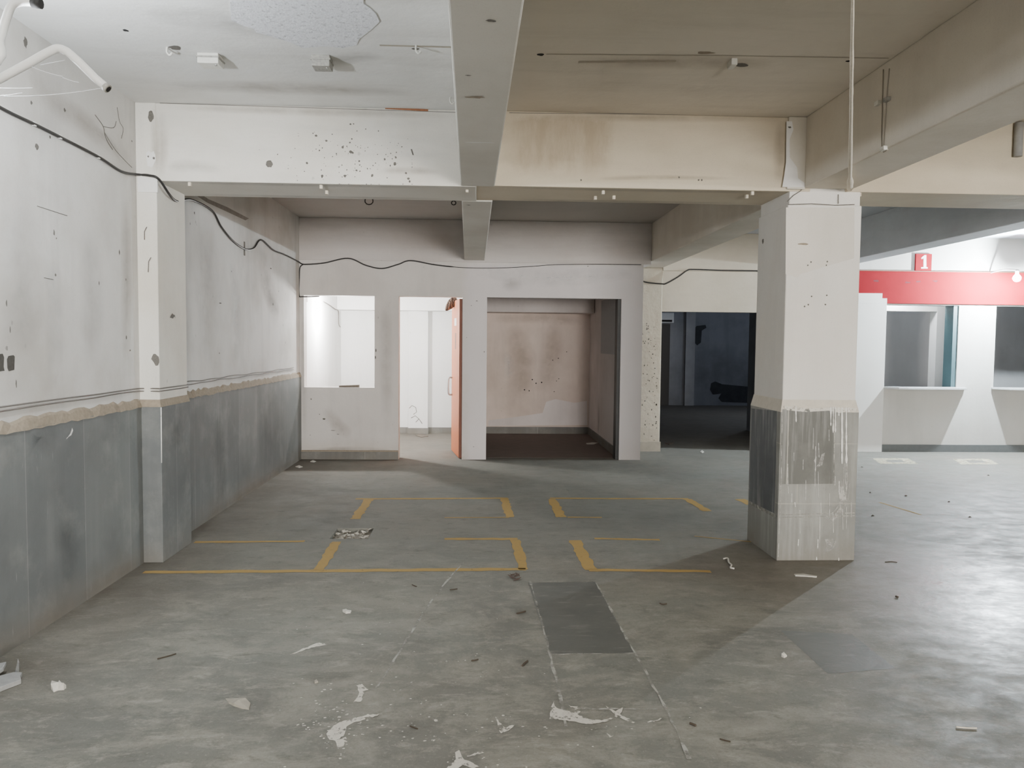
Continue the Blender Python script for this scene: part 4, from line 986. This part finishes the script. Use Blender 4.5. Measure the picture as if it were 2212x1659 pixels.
# ------------------------------------------------------------------ lamps and added fill lights
def bulb(name, loc, label, e, colr, wall):
    t = empty(name, loc, label, 'lamp', 'bare bulbs on the walls')
    bm = bmesh.new(); bmesh.ops.create_uvsphere(bm, u_segments=24, v_segments=14, radius=.05)
    for v in bm.verts:
        if v.co.z > .01: v.co.x *= 1-.45*(v.co.z-.01)/.04; v.co.y *= 1-.45*(v.co.z-.01)/.04; v.co.z *= 1.35
    me = bpy.data.meshes.new('bulb'); bm.to_mesh(me); bm.free(); me.materials.append(lampmat('glowing_'+name, colr, e))
    for p in me.polygons: p.use_smooth = True
    b = bpy.data.objects.new('glass_bulb', me); col.objects.link(b); b.parent = t
    L = Vector(loc)
    MB().tube([L+Z*.06, L+Z*.115], .022, 14).build('bulb_holder', M['pvc'], t)
    MB().tube(curve([L+Z*.11, L+Z*.14+(Vector(wall)-L)*.4, Vector(wall)+Z*.12], 5), .009, 8).build('bracket', M['pvc'], t)
    return t
def point(name, loc, power, colr, r=.06):
    l = bpy.data.lights.new(name, 'POINT'); l.energy = power; l.color = colr; l.shadow_soft_size = r
    o = bpy.data.objects.new(name, l); col.objects.link(o); o.location = loc; return o
bulb('wall_lamp', LAMP, 'glowing white bulb on a bracket high on the left wall', 60, (.9,.95,1), (XLW-.002, LAMP.y, LAMP.z))
point('left_lamp_light', LAMP+Vector((.085,-.05,.01)), 108, (.90,.955,1.0), .045)
RL = Vector((7.40, 10.32, 2.49))
bulb('wall_lamp', RL, 'dazzling white bulb on the wall in front of the red fascia', 400, (.92,.96,1), (RL.x, wp+.002, RL.z))
point('right_lamp_light', RL+Vector((-.05,-.07,-.07)), 860, (.82,.935,1.0), .025)
point('small_room_light', (-1.92,11.05,1.95), 210, (1,.99,.97), .06)
point('booth_fill', (6.25,11.19,2.36), 60, (.92,.96,1), .08)  # unseen fill added above the window head to brighten lintel and partition
point('second_booth_fill', (8.1,11.6,2.6), 22, (.9,.94,1), .1)  # fill added to lift the second booth, no lamp there
a = bpy.data.lights.new('hall_light', 'AREA'); a.shape = 'RECTANGLE'; a.size = 3.0; a.size_y = 1.9; a.energy = 1950; a.color = (1,.965,.915)
ao = bpy.data.objects.new('hall_light', a); col.objects.link(ao); ao.location = (3.3,-11.2,1.40)
ao.rotation_euler = (math.radians(90), 0, math.radians(8))
point('store_fill', (6.6,16.0,2.4), 46.0, (.78,.86,1), .2)  # unseen fill added to lift the dark store room
point('hall_bulb_light', (6.2,.6,2.45), 200, (1,.96,.90), .08)

# ------------------------------------------------------------------ litter on the floor
def scrap(pxs, mat, label, name, cat, lift=.012, rnd=random.Random(31)):
    P = [onz(*p) for p in pxs]; c = sum(P, Vector())/len(P); mb = MB(); n = len(P)
    top = [p+Z*(.003+lift*rnd.random()) for p in P]
    mid = c+Z*(lift*.8+.004); low = [p+Z*.0008 for p in P]
    mb.add(top+[mid]+low, [(i, (i+1) % n, n) for i in range(n)]+[(n+1+i, n+1+(i+1) % n, (i+1) % n, i) for i in range(n)]+[tuple(range(2*n, n, -1))])
    return mb.build(name, mat, None, label, cat, at=(c.x,c.y,0))
scrap([(487,1510),(498,1511),(517,1512),(530,1514),(541,1521),(538,1534),(524,1532),(505,1526),(494,1520)], M['chipstone'], 'pointed grey plaster flake lying alone on the foreground floor', 'plaster_flake', 'debris', .016)
scrap([(110,1489),(112,1481),(124,1483),(128,1478),(136,1486),(143,1487),(138,1491),(126,1492),(116,1496)], M['paper'], 'crumpled cream wrapper on the floor near the left wall', 'paper_scrap', 'litter', .03)
scrap([(740,1322),(748,1318),(752,1321),(759,1321),(757,1325),(747,1326)], M['paper'], 'small curled white paper scrap in the middle left floor', 'paper_scrap', 'litter', .012)
scrap([(678,1473),(684,1469),(687,1475),(680,1477)], M['chipstone'], 'tiny plaster chip left of the paint splatter', 'plaster_flake', 'debris', .008)
scrap([(1688,1419),(1693,1415),(1700,1419),(1694,1422)], M['paper'], 'tiny white paper scrap on the floor before the column', 'paper_scrap', 'litter', .015)
scrap([(670,998),(676,995),(683,997),(678,999)], M['paper'], 'flat white paper scrap under the serving window', 'paper_scrap', 'litter', .006)
scrap([(638,1009),(646,1006),(654,1009),(646,1011)], M['paper'], 'flat white paper scrap in the corner by the stone dado', 'paper_scrap', 'litter', .006)
scrap([(1266,958),(1280,956),(1292,957),(1283,960),(1268,960)], M['paper'], 'white paper scrap on the dark alcove floor', 'paper_scrap', 'litter', .004)
scrap([(1512,977),(1516,973),(1521,977),(1517,979)], M['paper'], 'white paper scrap on the floor before the dark opening', 'paper_scrap', 'litter', .01)
scrap([(1437,958),(1446,955),(1455,958),(1446,961)], M['wood'], 'dark scrap on the floor beside the pillar foot', 'wood_scrap', 'debris', .008)
scrap([(898,941),(905,938),(915,940),(925,943),(910,945)], M['wood'], 'dark scrap on the small room floor by its inner pilaster', 'wood_scrap', 'debris', .008)
for pl, lb in (([(1715,1242),(1735,1240),(1765,1245),(1764,1248),(1740,1246),(1718,1245)], 'pale sliver of plaster on the floor in front of the column'),):
    scrap(pl, M['paper'], lb, 'plaster_flake', 'debris', .006)
# broken boards at the left wall
def brokenboard(pl, h, label):
    P = [onz(*p, 0.0) for p in pl]; mb = MB().prism([p+Z*.001 for p in P], (0,0,1), h); mb.build('broken_board', M['board'], None, label, 'board', 'broken boards by the left wall', at=(P[0].x,P[0].y,0), bevel=.003)
brokenboard([(-60,1520),(-40,1480),(30,1462),(48,1462),(44,1470),(46,1478),(20,1488)], .022, 'flat broken grey board on the floor at the left edge, lower of the two')
P = [onz(-50,1490,.03), onz(8,1450,.03), onz(14,1438,.03), onz(-40,1450,.03)]
MB().prism(P, (0,0,1), .02).build('broken_board', M['board'], None, 'tilted grey board piece lying over the other at the left edge', 'board', 'broken boards by the left wall', at=P[0], bevel=.003)
scrap([(32,1458),(36,1452),(39,1444),(42,1446),(41,1456),(36,1460)], M['board'], 'small upright splinter beside the broken boards', 'wood_scrap', 'debris', .05)
# twigs, leaf, string
def twig(pxs, r, label, mat=None, name='twig', cat='twig'):
    P = [onz(*p, r+.001) for p in pxs]; MB().tube(curve(P, 4), r, 5).build(name, mat or M['twig'], None, label, cat, at=P[0])
twig([(1116,1325),(1125,1323),(1135,1320)], .004, 'dark twig just left of the dark floor slab')
twig([(1018,1427),(1026,1426),(1033,1424)], .003, 'dark twig on the floor amid the paint specks')
twig([(1128,1438),(1132,1433),(1140,1427)], .004, 'small forked pale twig left of the dark slab edge')
twig([(886,1568),(893,1571),(902,1574)], .003, 'dark twig in the foreground between paint smears')
twig([(890,1263),(897,1266),(900,1267)], .003, 'dark twig below the yellow line')
twig([(972,1274),(980,1273),(988,1272)], .003, 'thin dark twig below the long yellow line')
twig([(340,1423),(360,1418),(380,1412)], .003, 'long thin twig on the floor left of centre')
twig([(1425,1303),(1432,1305),(1440,1304)], .004, 'brown twig in the column shadow')
twig([(1912,1214),(1925,1213),(1938,1215)], .003, 'thin brown twig right of the column foot')
twig([(1935,1288),(1940,1290)], .006, 'short dark stub on the floor right of the column')
twig([(1555,1596),(1565,1599),(1578,1602)], .003, 'dark wire bit in the right foreground')
twig([(2065,1570),(2085,1572),(2110,1573)], .003, 'thin pale string in the right foreground', M['rope'], 'string', 'string')
twig([(1563,1207),(1572,1206),(1574,1214),(1580,1220),(1578,1226),(1586,1228)], .006, 'squiggled white string in front of the column', M['paper'], 'string', 'string')
twig([(1490,1562),(1496,1564),(1503,1567)], .005, 'dark stub in the foreground right of the curved smear')
rl = random.Random(4)
mb = MB()
for i in range(7):
    c = onz(1112+rl.uniform(-8,8), 1248+rl.uniform(-6,8)); s_ = rl.uniform(.02,.04); an = rl.uniform(0,3)
    u_, v_ = Vector((math.cos(an), math.sin(an), 0)), Vector((-math.sin(an), math.cos(an), 0))
    mb.add([c-u_*s_+Z*.002, c+v_*s_*.4+Z*.008, c+u_*s_+Z*.014, c-v_*s_*.4+Z*.006], [(0,1,2,3)])
mb.build('dry_leaves', M['leaf'], None, 'dry brown leaf crumbs below the corner of the yellow lines', 'leaves', at=onz(1112,1248), kind='stuff')
for i, (px, py) in enumerate(((1880,1065),(1957,1072),(1885,1115),(2050,1085),(2095,1118),(2135,1028),(1862,1010))):
    c = onz(px, py); r_ = .014
    lbs = ['right of the column, by the faint line','right of the column further in','beside the column cladding','on the lit right floor','on the lit floor at the right, nearest the lamp glare','close to the ticket wall, near the second hatch','near the ticket wall beside the column']
    MB().add(blob(c+Z*.004, X, Y, r_*1.6, r_, 8, .5)+[c+Z*.014]+[], [(j, (j+1) % 8, 8) for j in range(8)]).build('dirt_crumb', M['twig'], None, 'dark crumb of dirt '+lbs[i], 'debris', 'dark crumbs on the right floor', at=c)

# ------------------------------------------------------------------ world and render look
w = bpy.data.worlds.new('dim_world'); sc.world = w; w.use_nodes = True
w.node_tree.nodes['Background'].inputs[0].default_value = (.9,.93,1,1); w.node_tree.nodes['Background'].inputs[1].default_value = .02
sc.view_settings.view_transform = 'AgX'; sc.view_settings.look = 'AgX - Base Contrast'; sc.view_settings.exposure = 0.15
cy = sc.cycles
cy.use_denoising = True
cy.use_adaptive_sampling = True; cy.adaptive_threshold = .12; cy.adaptive_min_samples = 16
cy.max_bounces = 6; cy.diffuse_bounces = 4; cy.glossy_bounces = 3; cy.sample_clamp_indirect = 6.0
cy.caustics_reflective = False; cy.caustics_refractive = False
